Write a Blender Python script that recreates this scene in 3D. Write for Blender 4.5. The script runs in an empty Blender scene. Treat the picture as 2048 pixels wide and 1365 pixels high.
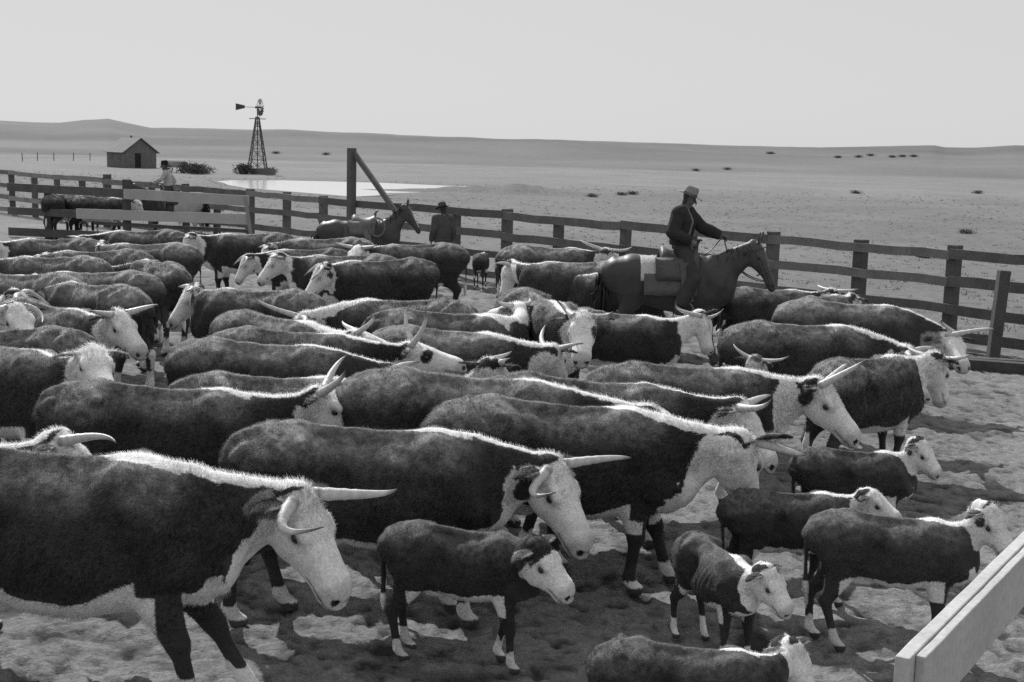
import bpy, math, random, time
import numpy as np
from mathutils import Vector, Matrix

SC = bpy.context.scene
COL = SC.collection
F4 = np.float32

# ------------------------------------------------------------------ noise
def _h(ix, iy, iz, s):
    n = (ix * 374761393 + iy * 668265263 + iz * 2147483647 * 3 + s * 974634777) & 0xffffffff
    n = ((n ^ (n >> 13)) * 1274126177) & 0xffffffff
    n = (n ^ (n >> 16)) & 0xffffff
    return n.astype(np.float64) / 0xffffff

def vnoise(p, freq, seed=0):
    """value noise in -1..1 at points p (N,2 or N,3)"""
    p = np.asarray(p, np.float64) * freq
    if p.shape[1] == 2:
        p = np.concatenate([p, np.zeros((len(p), 1))], 1)
    i = np.floor(p).astype(np.int64); f = p - i
    f = f * f * (3 - 2 * f)
    r = 0
    for dx in (0, 1):
        wx = f[:, 0] if dx else 1 - f[:, 0]
        for dy in (0, 1):
            wy = f[:, 1] if dy else 1 - f[:, 1]
            for dz in (0, 1):
                wz = f[:, 2] if dz else 1 - f[:, 2]
                r = r + wx * wy * wz * _h(i[:, 0] + dx, i[:, 1] + dy, i[:, 2] + dz, seed)
    return r * 2 - 1

def fbm(p, freq, octaves=3, seed=0):
    r = 0; a = 1; t = 0
    for o in range(octaves):
        r = r + a * vnoise(p, freq * 2 ** o, seed + o * 17); t += a; a *= .5
    return r / t

def sstep(a, b, x):
    t = np.clip((x - a) / (b - a), 0, 1)
    return t * t * (3 - 2 * t)

def unit(v):
    v = np.asarray(v, float)
    return v / max(1e-9, np.linalg.norm(v))

# ------------------------------------------------------------------ bodies grown from swept sections
class Tube:
    """polyline of elliptical sections: w half width, hu/hd half heights above/below the line"""
    def __init__(s, pts, w, hu, hd=None, up=(0, 0, 1), n=2.0, k=.03, cap=None, carve=False):
        s.p = np.array(pts, float); m = len(s.p)
        ar = lambda a: np.array(a if np.ndim(a) else [a] * m, float)
        s.w = ar(w); s.hu = ar(hu); s.hd = s.hu.copy() if hd is None else ar(hd)
        s.up = np.asarray(up, float); s.n = n; s.k = k; s.cap = cap; s.carve = carve
        s.r = np.maximum(s.w, np.maximum(s.hu, s.hd))

def bez(a, b, c, n):
    t = np.linspace(0, 1, n)[:, None]
    return (1 - t) ** 2 * np.array(a, float) + 2 * t * (1 - t) * np.array(b, float) + t * t * np.array(c, float)

def bez3(a, b, c, d, n):
    t = np.linspace(0, 1, n)[:, None]; u = 1 - t
    return u ** 3 * np.array(a, float) + 3 * u * u * t * np.array(b, float) + 3 * u * t * t * np.array(c, float) + t ** 3 * np.array(d, float)

def grow(tubes, h, zmin=None):
    """blend the tubes into one closed surface, returns verts, quads"""
    lo = np.min([(t.p - t.r[:, None]).min(0) for t in tubes], 0) - 3 * h
    hi = np.max([(t.p + t.r[:, None]).max(0) for t in tubes], 0) + 3 * h
    N = np.ceil((hi - lo) / h).astype(int) + 1
    F = np.full(N, .5, F4)
    ax = [(lo[i] + h * np.arange(N[i])).astype(F4) for i in range(3)]
    def rng(a, b):
        i0 = np.clip(np.floor((a - lo) / h).astype(int), 0, N - 1); i1 = np.clip(np.ceil((b - lo) / h).astype(int) + 1, 1, N)
        return i0, i1
    for t in tubes:
        m = t.k + 2.5 * h
        g0, g1 = rng((t.p - t.r[:, None]).min(0) - m, (t.p + t.r[:, None]).max(0) + m)
        D = np.full(g1 - g0, .5, F4)
        for i in range(len(t.p) - 1):
            a, b = t.p[i], t.p[i + 1]; ab = b - a; L = np.linalg.norm(ab)
            if L < 1e-6: continue
            T = ab / L
            S = np.cross(t.up, T)
            if np.linalg.norm(S) < .05: S = np.cross((1, .2, 0), T)
            S = unit(S); U = np.cross(T, S)
            R = max(t.r[i], t.r[i + 1]) + m
            s0, s1 = rng(np.minimum(a, b) - R, np.maximum(a, b) + R)
            s0 = np.maximum(s0, g0); s1 = np.minimum(s1, g1)
            if (s1 <= s0).any(): continue
            X = ax[0][s0[0]:s1[0]][:, None, None] - F4(a[0]); Y = ax[1][s0[1]:s1[1]][None, :, None] - F4(a[1]); Z = ax[2][s0[2]:s1[2]][None, None, :] - F4(a[2])
            dot = lambda v: X * F4(v[0]) + Y * F4(v[1]) + Z * F4(v[2])
            x = dot(T); y = np.abs(dot(S)); z = dot(U)
            q = np.clip(x / F4(L), 0, 1); x = np.abs(x - q * F4(L))
            lerp = lambda A: F4(A[i]) + q * F4(A[i + 1] - A[i])
            w = lerp(t.w); hh = np.where(z > 0, lerp(t.hu), lerp(t.hd)); z = np.abs(z)
            c = np.minimum(w, hh) if t.cap is None else F4(t.cap)
            if isinstance(t.n, tuple):
                nn = np.where(dot(U) > 0, F4(t.n[0]), F4(t.n[1]))
                g = ((y / w) ** nn + (z / hh) ** nn + (x / c) ** nn) ** (1 / nn)
            elif t.n == 2.0:
                g = np.sqrt((y / w) ** 2 + (z / hh) ** 2 + (x / c) ** 2)
            else:
                g = ((y / w) ** F4(t.n) + (z / hh) ** F4(t.n) + (x / c) ** F4(t.n)) ** F4(1 / t.n)
            l = np.sqrt(x * x + y * y + z * z)
            d = np.where(g > 1e-4, l * (1 - 1 / np.maximum(g, F4(1e-4))), -np.minimum(w, hh))
            sl = tuple(slice(s0[j] - g0[j], s1[j] - g0[j]) for j in range(3))
            D[sl] = np.minimum(D[sl], d)
        sl = tuple(slice(g0[j], g1[j]) for j in range(3))
        A = F[sl]; k = F4(max(t.k, 1e-4))
        if t.carve:
            B = -D; e = np.maximum(k - np.abs(A - B), 0) / k
            F[sl] = np.maximum(A, B) + e * e * k * F4(.25)
        else:
            e = np.maximum(k - np.abs(A - D), 0) / k
            F[sl] = np.minimum(A, D) - e * e * k * F4(.25)
    if zmin is not None:
        F = np.maximum(F, (F4(zmin) - ax[2])[None, None, :])
    return nets(F, lo, h)

def nets(F, lo, h):
    I = F < 0
    n = np.array(F.shape)
    cnt = np.zeros(n - 1, np.int8)
    for dx in (0, 1):
        for dy in (0, 1):
            for dz in (0, 1):
                cnt += I[dx:n[0] - 1 + dx, dy:n[1] - 1 + dy, dz:n[2] - 1 + dz]
    cells = np.argwhere((cnt > 0) & (cnt < 8))
    idx = np.full(n - 1, -1, np.int64); idx[tuple(cells.T)] = np.arange(len(cells))
    P = np.zeros((len(cells), 3)); C = np.zeros(len(cells))
    cor = [(i, j, k) for i in (0, 1) for j in (0, 1) for k in (0, 1)]
    val = {c: F[cells[:, 0] + c[0], cells[:, 1] + c[1], cells[:, 2] + c[2]].astype(np.float64) for c in cor}
    for c in cor:
        for a in range(3):
            if c[a] == 0:
                d = list(c); d[a] = 1; d = tuple(d)
                v0, v1 = val[c], val[d]
                m = (v0 < 0) != (v1 < 0)
                t = v0[m] / (v0[m] - v1[m])
                q = np.tile(np.array(c, float), (m.sum(), 1)); q[:, a] = t
                P[m] += q; C[m] += 1
    V = lo + h * (cells + P / C[:, None])
    faces = []
    for a in range(3):
        b, c = (a + 1) % 3, (a + 2) % 3
        s0 = [slice(None)] * 3; s1 = [slice(None)] * 3
        s0[a] = slice(0, n[a] - 1); s1[a] = slice(1, n[a])
        E = np.argwhere(I[tuple(s0)] != I[tuple(s1)])
        E = E[(E[:, b] > 0) & (E[:, c] > 0) & (E[:, b] < n[b] - 1) & (E[:, c] < n[c] - 1)]
        fl = I[tuple(E.T)]
        def at(db, dc):
            e = E.copy(); e[:, b] -= db; e[:, c] -= dc
            return idx[tuple(e.T)]
        q = np.stack([at(1, 1), at(0, 1), at(0, 0), at(1, 0)], 1)
        q[~fl] = q[~fl][:, ::-1]
        faces.append(q)
    return V, np.concatenate(faces)

def relax(V, Q, it=1, lam=.5):
    for _ in range(it):
        S = np.zeros_like(V); c = np.zeros(len(V))
        for i in range(4):
            a, b = Q[:, i], Q[:, (i + 1) % 4]
            np.add.at(S, a, V[b]); np.add.at(c, a, 1)
        V = V + lam * (S / np.maximum(c, 1)[:, None] - V)
    return V

# ------------------------------------------------------------------ mesh helpers
def mesh_np(name, V, Q, smooth=True, tone=None, attr='tone'):
    V = np.ascontiguousarray(V, np.float32); Q = np.ascontiguousarray(Q, np.int32)
    me = bpy.data.meshes.new(name)
    k = Q.shape[1]
    me.vertices.add(len(V)); me.vertices.foreach_set('co', V.ravel())
    me.loops.add(Q.size); me.loops.foreach_set('vertex_index', Q.ravel())
    me.polygons.add(len(Q)); me.polygons.foreach_set('loop_start', np.arange(0, Q.size, k, dtype=np.int32))
    me.update(calc_edges=True)
    if smooth: me.polygons.foreach_set('use_smooth', np.ones(len(Q), bool))
    if tone is not None: set_tone(me, tone, attr)
    me.validate()
    return me

def set_tone(me, tone, attr='tone'):
    a = me.attributes.new(attr, 'FLOAT', 'POINT')
    a.data.foreach_set('value', np.ascontiguousarray(tone, np.float32))

class MB:
    """collects solids into one mesh"""
    def __init__(s): s.v = []; s.f = []; s.t = []; s.tone = 1.0
    def add(s, v, f):
        o = len(s.v); s.v += [tuple(map(float, q)) for q in v]; s.t += [s.tone] * len(v)
        s.f += [tuple(o + i for i in q) for q in f]
    def box(s, c, size, R=None, taper=1.0):
        sx, sy, sz = [q / 2 for q in size]
        v = [(x * sx * (taper if z > 0 else 1), y * sy * (taper if z > 0 else 1), z * sz) for z in (-1, 1) for x, y in ((-1, -1), (1, -1), (1, 1), (-1, 1))]
        if R is not None: v = [R @ Vector(q) for q in v]
        s.add([(q[0] + c[0], q[1] + c[1], q[2] + c[2]) for q in v], [(3, 2, 1, 0), (4, 5, 6, 7), (0, 1, 5, 4), (1, 2, 6, 5), (2, 3, 7, 6), (3, 0, 4, 7)])
    def board(s, a, b, th, ht, up=(0, 0, 1), jit=0, seg=1, rnd=None):
        """plank from a to b, th across, ht along up; optional sag / wobble per section"""
        a = Vector(a); b = Vector(b); d = (b - a).normalized(); u = Vector(up); sd = d.cross(u).normalized(); u = sd.cross(d).normalized()
        vs = []; fs = []
        for i in range(seg + 1):
            p = a.lerp(b, i / seg)
            if jit and rnd: p = p + u * rnd.uniform(-jit, jit) + sd * rnd.uniform(-jit, jit) * .5
            vs += [p + sd * (x * th / 2) + u * (y * ht / 2) for x, y in ((-1, -1), (1, -1), (1, 1), (-1, 1))]
        for i in range(seg):
            o = i * 4
            fs += [(o + j, o + (j + 1) % 4, o + 4 + (j + 1) % 4, o + 4 + j) for j in range(4)]
        fs += [(3, 2, 1, 0), tuple(seg * 4 + j for j in range(4))]
        s.add(vs, fs)
    def tube(s, pts, r, n=8):
        pts = [Vector(p) for p in pts]; m = len(pts)
        r = r if hasattr(r, '__len__') else [r] * m
        vs = []; fs = []; prev = None
        for i, p in enumerate(pts):
            T = (pts[min(i + 1, m - 1)] - pts[max(i - 1, 0)]).normalized()
            if prev is None:
                S = T.cross(Vector((0, 0, 1)))
                if S.length < .05: S = T.cross(Vector((1, 0, 0)))
            else: S = prev - T * prev.dot(T)
            S.normalize(); prev = S; U = T.cross(S)
            vs += [p + (S * math.cos(2 * math.pi * j / n) + U * math.sin(2 * math.pi * j / n)) * r[i] for j in range(n)]
        for i in range(m - 1):
            for j in range(n):
                fs.append((i * n + j, i * n + (j + 1) % n, i * n + n + (j + 1) % n, i * n + n + j))
        fs += [tuple(reversed(range(n))), tuple(range((m - 1) * n, m * n))]
        s.add(vs, fs)
    def ball(s, c, r, n=10, m=7):
        r = r if hasattr(r, '__len__') else (r, r, r)
        vs = [(c[0], c[1], c[2] + r[2])]
        for i in range(1, m):
            a = math.pi * i / m
            vs += [(c[0] + r[0] * math.sin(a) * math.cos(2 * math.pi * j / n), c[1] + r[1] * math.sin(a) * math.sin(2 * math.pi * j / n), c[2] + r[2] * math.cos(a)) for j in range(n)]
        vs.append((c[0], c[1], c[2] - r[2])); fs = []
        for j in range(n): fs.append((0, 1 + j, 1 + (j + 1) % n))
        for i in range(m - 2):
            for j in range(n):
                o = 1 + i * n
                fs.append((o + j, o + n + j, o + n + (j + 1) % n, o + (j + 1) % n))
        o = 1 + (m - 2) * n
        for j in range(n): fs.append((len(vs) - 1, o + (j + 1) % n, o + j))
        s.add(vs, fs)
    def build(s, name, mat, parent=None, smooth=False, bevel=0):
        me = bpy.data.meshes.new(name); me.from_pydata(s.v, [], s.f); me.update()
        set_tone(me, s.t)
        if smooth: me.polygons.foreach_set('use_smooth', np.ones(len(s.f), bool))
        o = link(name, me, mat, parent)
        if bevel:
            b = o.modifiers.new('edge', 'BEVEL'); b.width = bevel; b.segments = 2; b.limit_method = 'ANGLE'
        return o

def link(name, me, mat, parent=None):
    o = bpy.data.objects.new(name, me); COL.objects.link(o)
    if mat: me.materials.append(mat)
    if parent: o.parent = parent
    return o

def thing(name, label, cat, loc=(0, 0, 0), rz=0, group=None):
    o = bpy.data.objects.new(name, None); COL.objects.link(o)
    o.empty_display_size = .2
    o.location = loc; o.rotation_euler = (0, 0, rz)
    return tag(o, label, cat, group)

def tag(o, label=None, cat=None, group=None, kind=None):
    for k, v in (('label', label), ('category', cat), ('group', group), ('kind', kind)):
        if v: o[k] = v
    return o

# ------------------------------------------------------------------ materials (a black-and-white photograph: every colour is a grey)
def g3(v): return (v, v, v, 1)

def nt(name):
    m = bpy.data.materials.new(name); m.use_nodes = True
    t = m.node_tree; t.nodes.clear()
    out = t.nodes.new('ShaderNodeOutputMaterial'); b = t.nodes.new('ShaderNodeBsdfPrincipled')
    t.links.new(b.outputs[0], out.inputs[0])
    return m, t, b

def node(t, ty, **kw):
    n = t.nodes.new(ty)
    for k, v in kw.items():
        if k.startswith('i_'): n.inputs[int(k[2:]) if k[2:].isdigit() else k[2:]].default_value = v
        else: setattr(n, k, v)
    return n

def math_(t, op, a, b=None):
    n = t.nodes.new('ShaderNodeMath'); n.operation = op
    for i, v in enumerate((a, b)):
        if v is None: continue
        if isinstance(v, (int, float)): n.inputs[i].default_value = v
        else: t.links.new(v, n.inputs[i])
    return n.outputs[0]

def noise_(t, scale, detail=3, rough=.55, coord='Object', vec=None, stretch=None):
    n = t.nodes.new('ShaderNodeTexNoise'); n.inputs['Scale'].default_value = scale; n.inputs['Detail'].default_value = detail; n.inputs['Roughness'].default_value = rough
    if vec is None:
        c = t.nodes.new('ShaderNodeTexCoord'); vec = c.outputs[coord]
    if stretch:
        mp = t.nodes.new('ShaderNodeMapping'); mp.inputs['Scale'].default_value = stretch; t.links.new(vec, mp.inputs[0]); vec = mp.outputs[0]
    t.links.new(vec, n.inputs['Vector'])
    return n.outputs['Fac']

def remap(t, v, a, b, c, d):
    n = t.nodes.new('ShaderNodeMapRange'); t.links.new(v, n.inputs[0])
    for i, x in enumerate((a, b, c, d)): n.inputs[i + 1].default_value = x
    return n.outputs[0]

def bump_(t, b, h, dist, strength=1.0):
    n = t.nodes.new('ShaderNodeBump'); n.inputs['Distance'].default_value = dist; n.inputs['Strength'].default_value = strength
    t.links.new(h, n.inputs['Height']); t.links.new(n.outputs[0], b.inputs['Normal'])

def mat_tone(name, base=1.0, rough=.7, n1=(8, .8, 1.2), n2=None, bump=None, spec=.3, sheen=0, stretch=None):
    """grey = base x per-point tone x noise"""
    m, t, b = nt(name)
    a = node(t, 'ShaderNodeAttribute', attribute_name='tone')
    v = math_(t, 'MULTIPLY', a.outputs['Fac'], base)
    for n_ in (n1, n2):
        if n_: v = math_(t, 'MULTIPLY', v, remap(t, noise_(t, n_[0], 4, .6, stretch=stretch), .3, .7, n_[1], n_[2]))
    t.links.new(v, b.inputs['Base Color'])
    b.inputs['Roughness'].default_value = rough; b.inputs['Specular IOR Level'].default_value = spec
    if sheen:
        b.inputs['Sheen Weight'].default_value = sheen; b.inputs['Sheen Roughness'].default_value = .4
    if bump: bump_(t, b, noise_(t, bump[0], 4, .65, stretch=stretch), bump[1])
    return m

MAT = {}
def make_mats():
    MAT['hide'] = mat_tone('hide', 1.0, .75, (60, .8, 1.2), None, (90, .006), .15, .12)
    # hair blades: part of the light passes through them
    m, t, b = nt('hair')
    a = node(t, 'ShaderNodeAttribute', attribute_name='tone')
    cm = t.nodes.new('ShaderNodeCombineColor')
    for i in range(3): t.links.new(a.outputs['Fac'], cm.inputs[i])
    t.nodes.remove(b)
    df = t.nodes.new('ShaderNodeBsdfDiffuse'); tr = t.nodes.new('ShaderNodeBsdfTranslucent'); mx = t.nodes.new('ShaderNodeMixShader')
    mx.inputs[0].default_value = .35
    t.links.new(cm.outputs[0], df.inputs[0]); t.links.new(cm.outputs[0], tr.inputs[0])
    t.links.new(df.outputs[0], mx.inputs[1]); t.links.new(tr.outputs[0], mx.inputs[2])
    gl = t.nodes.new('ShaderNodeBsdfSheen'); gl.inputs['Roughness'].default_value = .35; gl.inputs[0].default_value = g3(.6)
    m2 = t.nodes.new('ShaderNodeMixShader'); m2.inputs[0].default_value = .05
    t.links.new(mx.outputs[0], m2.inputs[1]); t.links.new(gl.outputs[0], m2.inputs[2])
    out = [n for n in t.nodes if n.type == 'OUTPUT_MATERIAL'][0]
    t.links.new(m2.outputs[0], out.inputs[0])
    MAT['hair'] = m
    MAT['horn'] = mat_tone('horn', 1.0, .42, (25, .85, 1.15), None, (70, .003), .4)
    MAT['eye'] = mat_tone('eye', 1.0, .12, (5, 1, 1), None, None, .6)

# ------------------------------------------------------------------ cattle
DUST_SUNLIT = 3.4
TORSO = np.array([  # x, half width, top, bottom, height of the widest line (0..1)
    (-.93, .07, 1.20, 1.02, .5), (-.90, .15, 1.240, .93, .5), (-.83, .205, 1.285, .82, .58), (-.70, .250, 1.325, .72, .66),
    (-.52, .285, 1.345, .68, .68), (-.36, .280, 1.305, .615, .50), (-.20, .305, 1.282, .565, .46), (-.05, .330, 1.276, .515, .44), (.12, .338, 1.280, .505, .43),
    (.28, .310, 1.280, .53, .45), (.42, .262, 1.295, .54, .45), (.54, .235, 1.262, .55, .45), (.66, .200, 1.185, .575, .42), (.77, .135, 1.10, .62, .42), (.82, .05, .98, .72, .45)])
HEADT = np.array([  # along the head: x, half width, top, bottom
    (-.03, .070, -.030, -.16), (.00, .098, .000, -.21), (.06, .114, .012, -.250), (.13, .120, .010, -.268), (.19, .114, .002, -.258), (.25, .101, -.004, -.230),
    (.31, .094, -.008, -.205), (.37, .088, -.010, -.188), (.42, .088, -.010, -.180), (.455, .091, -.016, -.178), (.485, .085, -.030, -.166), (.502, .060, -.055, -.140)])
HEADT[:, 0] *= .95

def head_frame(P):
    f = unit(P['hf']); u = np.array((0, 0, 1.)) - f * f[2]
    if np.linalg.norm(u) < .35: u = u + np.array(P.get('hback', (-.35, 0, 0.)))
    u = unit(u - f * np.dot(u, f))
    r = P.get('roll', 0)
    l = np.cross(u, f)
    u2 = u * math.cos(r) + l * math.sin(r); l2 = np.cross(u2, f)
    return np.stack([f, l2, u2])          # rows: forward, left, up

def bovine(P, h):
    """P: local pose in metres (x forward, y left). returns tubes, info for painting"""
    s = P['s']; calf = P.get('calf', False); rnd = random.Random(P['seed'])
    kx, kw, kd, kn, kh, kr = (.84, .93, .84, .88, P.get('hs', 1.12), 1.0) if calf else (1, 1, 1, 1, P.get('hs', 1.10), 1.12)
    fat = P.get('fat', 1.0)
    t = TORSO.copy(); t[:, 0] *= kx; t[:, 1] *= kw * fat; t[:, 3] = 1.30 - (1.30 - t[:, 3]) * kd
    t[:, 2] += P.get('sway', 0) * np.exp(-((t[:, 0] + .1) / .3) ** 2)
    T = []
    zc = t[:, 3] + (t[:, 2] - t[:, 3]) * t[:, 4]
    pts = np.stack([t[:, 0], t[:, 0] * 0, zc], 1) * s
    bend = P.get('bend', 0.0)
    pts[:, 1] += bend * (pts[:, 0] / s) ** 2 * s
    tor = Tube(pts, t[:, 1] * s, (t[:, 2] - zc) * s, (zc - t[:, 3]) * s, n=(1.72, 2.25), k=.03 * s)
    T.append(tor)
    by = lambda x: bend * x * x
    def tb(pts, w, hu, hd=None, **k):
        pts = np.array(pts, float) * s
        a = lambda q: None if q is None else np.array(q, float) * s
        k.setdefault('k', .05); k['k'] *= s
        T.append(Tube(pts, a(w), a(hu), a(hd), **k)); return T[-1]
    # spine ridge, hook bones, pins, ribs' hollow
    zb = lambda z: 1.30 - (1.30 - z) * kd
    for y in (-1, 1):
        tb([(-.57 * kx, y * .05 * kw, 1.290), (-.48 * kx, y * .235 * kw, 1.238)], [.05, .048], [.045, .045], k=.075)      # hook
        tb([(-.86 * kx, y * .10 * kw, 1.18), (-.92 * kx, y * .115 * kw, 1.13)], [.05, .045], [.05, .045], k=.05)         # pin
        tb([(.36 * kx, y * .13 * kw, 1.20), (.50 * kx, y * .19 * kw, zb(.98)), (.60 * kx, y * .185 * kw, zb(.80))], [.10, .10, .09], [.10, .11, .10], k=.09)   # shoulder
        tb([(-.30 * kx, y * .235 * kw, 1.06), (-.36 * kx, y * .25 * kw, .98)], .06, .11, carve=True, k=.17)            # hunger hollow
    tb([(-.80 * kx, 0, 1.285), (-.50 * kx, 0, 1.315), (0, 0, 1.265), (.40 * kx, 0, 1.27)], [.03, .03, .03, .035], [.03, .03, .035, .03], k=.06)
    # neck
    HF = head_frame(P); poll = np.array(P['poll'], float); hs = s * kh
    end = poll + hs * (HF[0] * .02 - HF[2] * .115)
    n0 = np.array((.50 * kx * s, by(.5) * s, (1.03 if not calf else 1.07) * s))
    ctrl = n0 + np.array((.30 * kx, 0, .02)) * s + (end - n0) * .15
    nk = bez(n0, ctrl, end, 7); q = np.linspace(0, 1, 7)
    nu = (.235 - .125 * q) * s * (1 if not calf else .85); nd = (.34 - .215 * q ** .8) * s * (1 if not calf else .72); nw = (.165 - .078 * q) * s * (kn + .1 if calf else 1)
    T.append(Tube(nk, nw, nu, nd, n=2.0, k=.09 * s))
    if not calf:
        thr = end + HF[0] * .06 * s - HF[2] * .10 * s
        dl = bez((.70 * s, by(.7) * s, .66 * s), ((n0 + end) / 2 - np.array((0, 0, .30 * s))), thr, 5)
        T.append(Tube(dl, [.07 * s, .04 * s, .03 * s, .03 * s, .045 * s], [.10 * s, .1 * s, .09 * s, .07 * s, .05 * s], [.07 * s, .05 * s, .04 * s, .03 * s, .03 * s], k=.07 * s))
    # head
    H = lambda x, y, z: poll + hs * (HF[0] * x + HF[1] * y + HF[2] * z)
    ht = HEADT.copy()
    if calf: ht[:, 0] *= .80; ht[:, 1] *= 1.08
    zc = ht[:, 3] + (ht[:, 2] - ht[:, 3]) * .60
    T.append(Tube([H(x, 0, z) for x, z in zip(ht[:, 0], zc)], ht[:, 1] * hs, (ht[:, 2] - zc) * hs, (zc - ht[:, 3]) * hs, up=HF[2], n=2.35, k=.035 * s))
    ex = .165 * (.88 if calf else 1); ml = .77 if calf else .955
    em = max(1.0, h / .02)
    for y in (-1, 1):
        T.append(Tube([H(ex - .03, y * .096, -.035), H(ex + .02, y * .100, -.042)], .03 * hs, .026 * hs, up=HF[2], k=.03 * s))   # brow
        T.append(Tube([H(.10, y * .075, -.17), H(.17, y * .07, -.17)], .04 * hs, .06 * hs, up=HF[2], k=.04 * s))                 # cheek
        if h < .022:
            T.append(Tube([H(ex, y * .130, -.076), H(ex + .012, y * .130, -.079)], .017 * hs, .017 * hs, up=HF[2], k=.012 * s, carve=True))
            T.append(Tube([H(ex - .015, y * .116, -.056), H(ex + .02, y * .114, -.062)], .010 * hs, .008 * hs, up=HF[2], k=.012 * s))
            T.append(Tube([H(.500 * ml, y * .054, -.078), H(.525 * ml, y * .040, -.074)], .015 * hs, .013 * hs, up=HF[2], k=.008 * s, carve=True))
            T.append(Tube([H(.37 * ml, y * .088, -.140), H(.47 * ml, y * .082, -.128), H(.535 * ml, y * .02, -.118)], .008 * hs, .006 * hs, up=HF[2], k=.012 * s, carve=True))
    # ears
    ears = []
    er = P.get('ear', (0, 0))
    for i, y in enumerate((1, -1)):
        dz = er[i] + rnd.uniform(-.03, .03); L = .21 if not calf else .24
        a = H(.01, y * .085, -.065); b = H(-.03, y * (.085 + L * .45), -.06 + dz * .5); c = H(.0, y * (.085 + L), -.095 + dz)
        pts = bez(a, b, c, 6); th = max(.011 * hs, .62 * h)
        sect = np.array([.030, .046, .056, .052, .038, .014]) * hs
        side = HF[0]*.75 + HF[2]*.66
        T.append(Tube(pts, np.maximum(sect, th), th, up=np.cross(unit(c - a), side), k=.02 * s, cap=.012 * hs))
        # hollow of the ear, opening forward
        if h < .022:
            f = (HF[0] * .8 - HF[2] * .45) * .014 * hs
            T.append(Tube(pts[1:5] + f, sect[1:5] * .62, .010 * hs, up=np.cross(unit(c - a), side), k=.008 * s, carve=True))
        ears.append(pts)
    # legs
    legs = P.get('legs', ((.04, 0), (-.06, 0), (.08, 0), (-.10, 0)))     # (stride, lift) FL FR HL HR
    m = 1.0 if h < .03 else 1.15
    zt = .0
    for i, y in enumerate((1, -1)):
        st, lf = legs[i]; yy = y * .155 * kw; x0 = .46 * kx
        kn_ = (x0 + .03 + st * .55 + lf * .9, yy, .41 + lf * .35); ft = (x0 + st - lf * .1, yy, .115 + lf); hf = (x0 + .05 + st - lf * .25, yy, .035 + lf * .7)
        w = np.array([.10, .082, .060, .054, .039, .036, .042, .040, .050]) * kr * m
        mid = lambda a, b, q: tuple(np.array(a) * (1 - q) + np.array(b) * q)
        el = (x0 - .02, yy, zb(.80))
        tb([el, mid(el, kn_, .45), mid(el, kn_, .85), kn_, mid(kn_, ft, .25), mid(kn_, ft, .7), ft, mid(ft, hf, .5), hf], w * .9, w * np.array([1.35, 1.2, 1.05, 1.08, 1, 1, 1.05, 1, 1.1]), up=(1, 0, 0.01), k=.04)
    for i, y in enumerate((1, -1)):
        st, lf = legs[2 + i]; yy = y * .165 * kw; x0 = -.74 * kx
        hk = (x0 - .08 + st * .6, yy, .49 + lf * .4); ft = (x0 - .02 + st, yy, .125 + lf); hf = (x0 + .045 + st, yy, .035 + lf * .8)
        tb([(-.62 * kx, yy * .85, 1.08), (-.60 * kx, yy, zb(.88)), (-.60 * kx, yy, zb(.72)), ((-.64 * kx + hk[0]) / 2 + .01, yy, .60), hk],
           np.array([.12, .125, .10, .062, .045]) * kr * m, np.array([.24, .22, .16, .085, .062]) * kr * m, up=(1, 0, 0.01), k=.06)
        w = np.array([.050, .043, .039, .040, .047, .042, .052]) * kr * m
        mid = lambda a, b, q: tuple(np.array(a) * (1 - q) + np.array(b) * q)
        tb([hk, mid(hk, ft, .2), mid(hk, ft, .5), mid(hk, ft, .8), ft, mid(ft, hf, .5), hf], w * .9, w * np.array([1.3, 1.15, 1, 1, 1.05, 1, 1.1]), up=(1, 0, 0.01), k=.03)
    # udder / sheath
    tb([(-.42 * kx, 0, zb(.60)), (-.30 * kx, 0, zb(.56))], [.10 * kw, .07 * kw], [.10 * kd, .06 * kd], k=.08)
    # tail
    tw = P.get('tail', 0); tl = []
    tz = [1.255, 1.22, 1.10, .85, .62, .48, .36]; tx = [-.86, -.93, -.975, -.985, -.975, -.97, -.965]
    sw = [0, 0, .01, .05, .10, .14, .17]
    for z, x, q in zip(tz, tx, sw): tl.append((x * kx, q * tw, 1.3 - (1.3 - z) * (.9 if calf else 1)))
    tr = np.maximum(np.array([.045, .042, .032, .024, .024, .040, .012]) * (.85 if calf else 1) * s, .62 * h) / s
    tb(tl, tr, tr, k=.025)
    info = dict(HF=HF, poll=poll, hs=hs, neck=nk, ears=ears, kd=kd, kx=kx, s=s, calf=calf, ex=ex, nw=nw, nu=nu, nd=nd, H=H, bend=bend, ml=ml)
    return T, info

def near_poly(V, pts):
    """closest parameter along a polyline"""
    best = np.full(len(V), 1e9); par = np.zeros(len(V))
    for i in range(len(pts) - 1):
        a, b = pts[i], pts[i + 1]; ab = b - a
        q = np.clip(((V - a) @ ab) / max(1e-9, ab @ ab), 0, 1)
        d = np.linalg.norm(V - a - q[:, None] * ab, axis=1)
        m = d < best; best[m] = d[m]; par[m] = (i + q[m]) / (len(pts) - 1)
    return par, best

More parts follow.
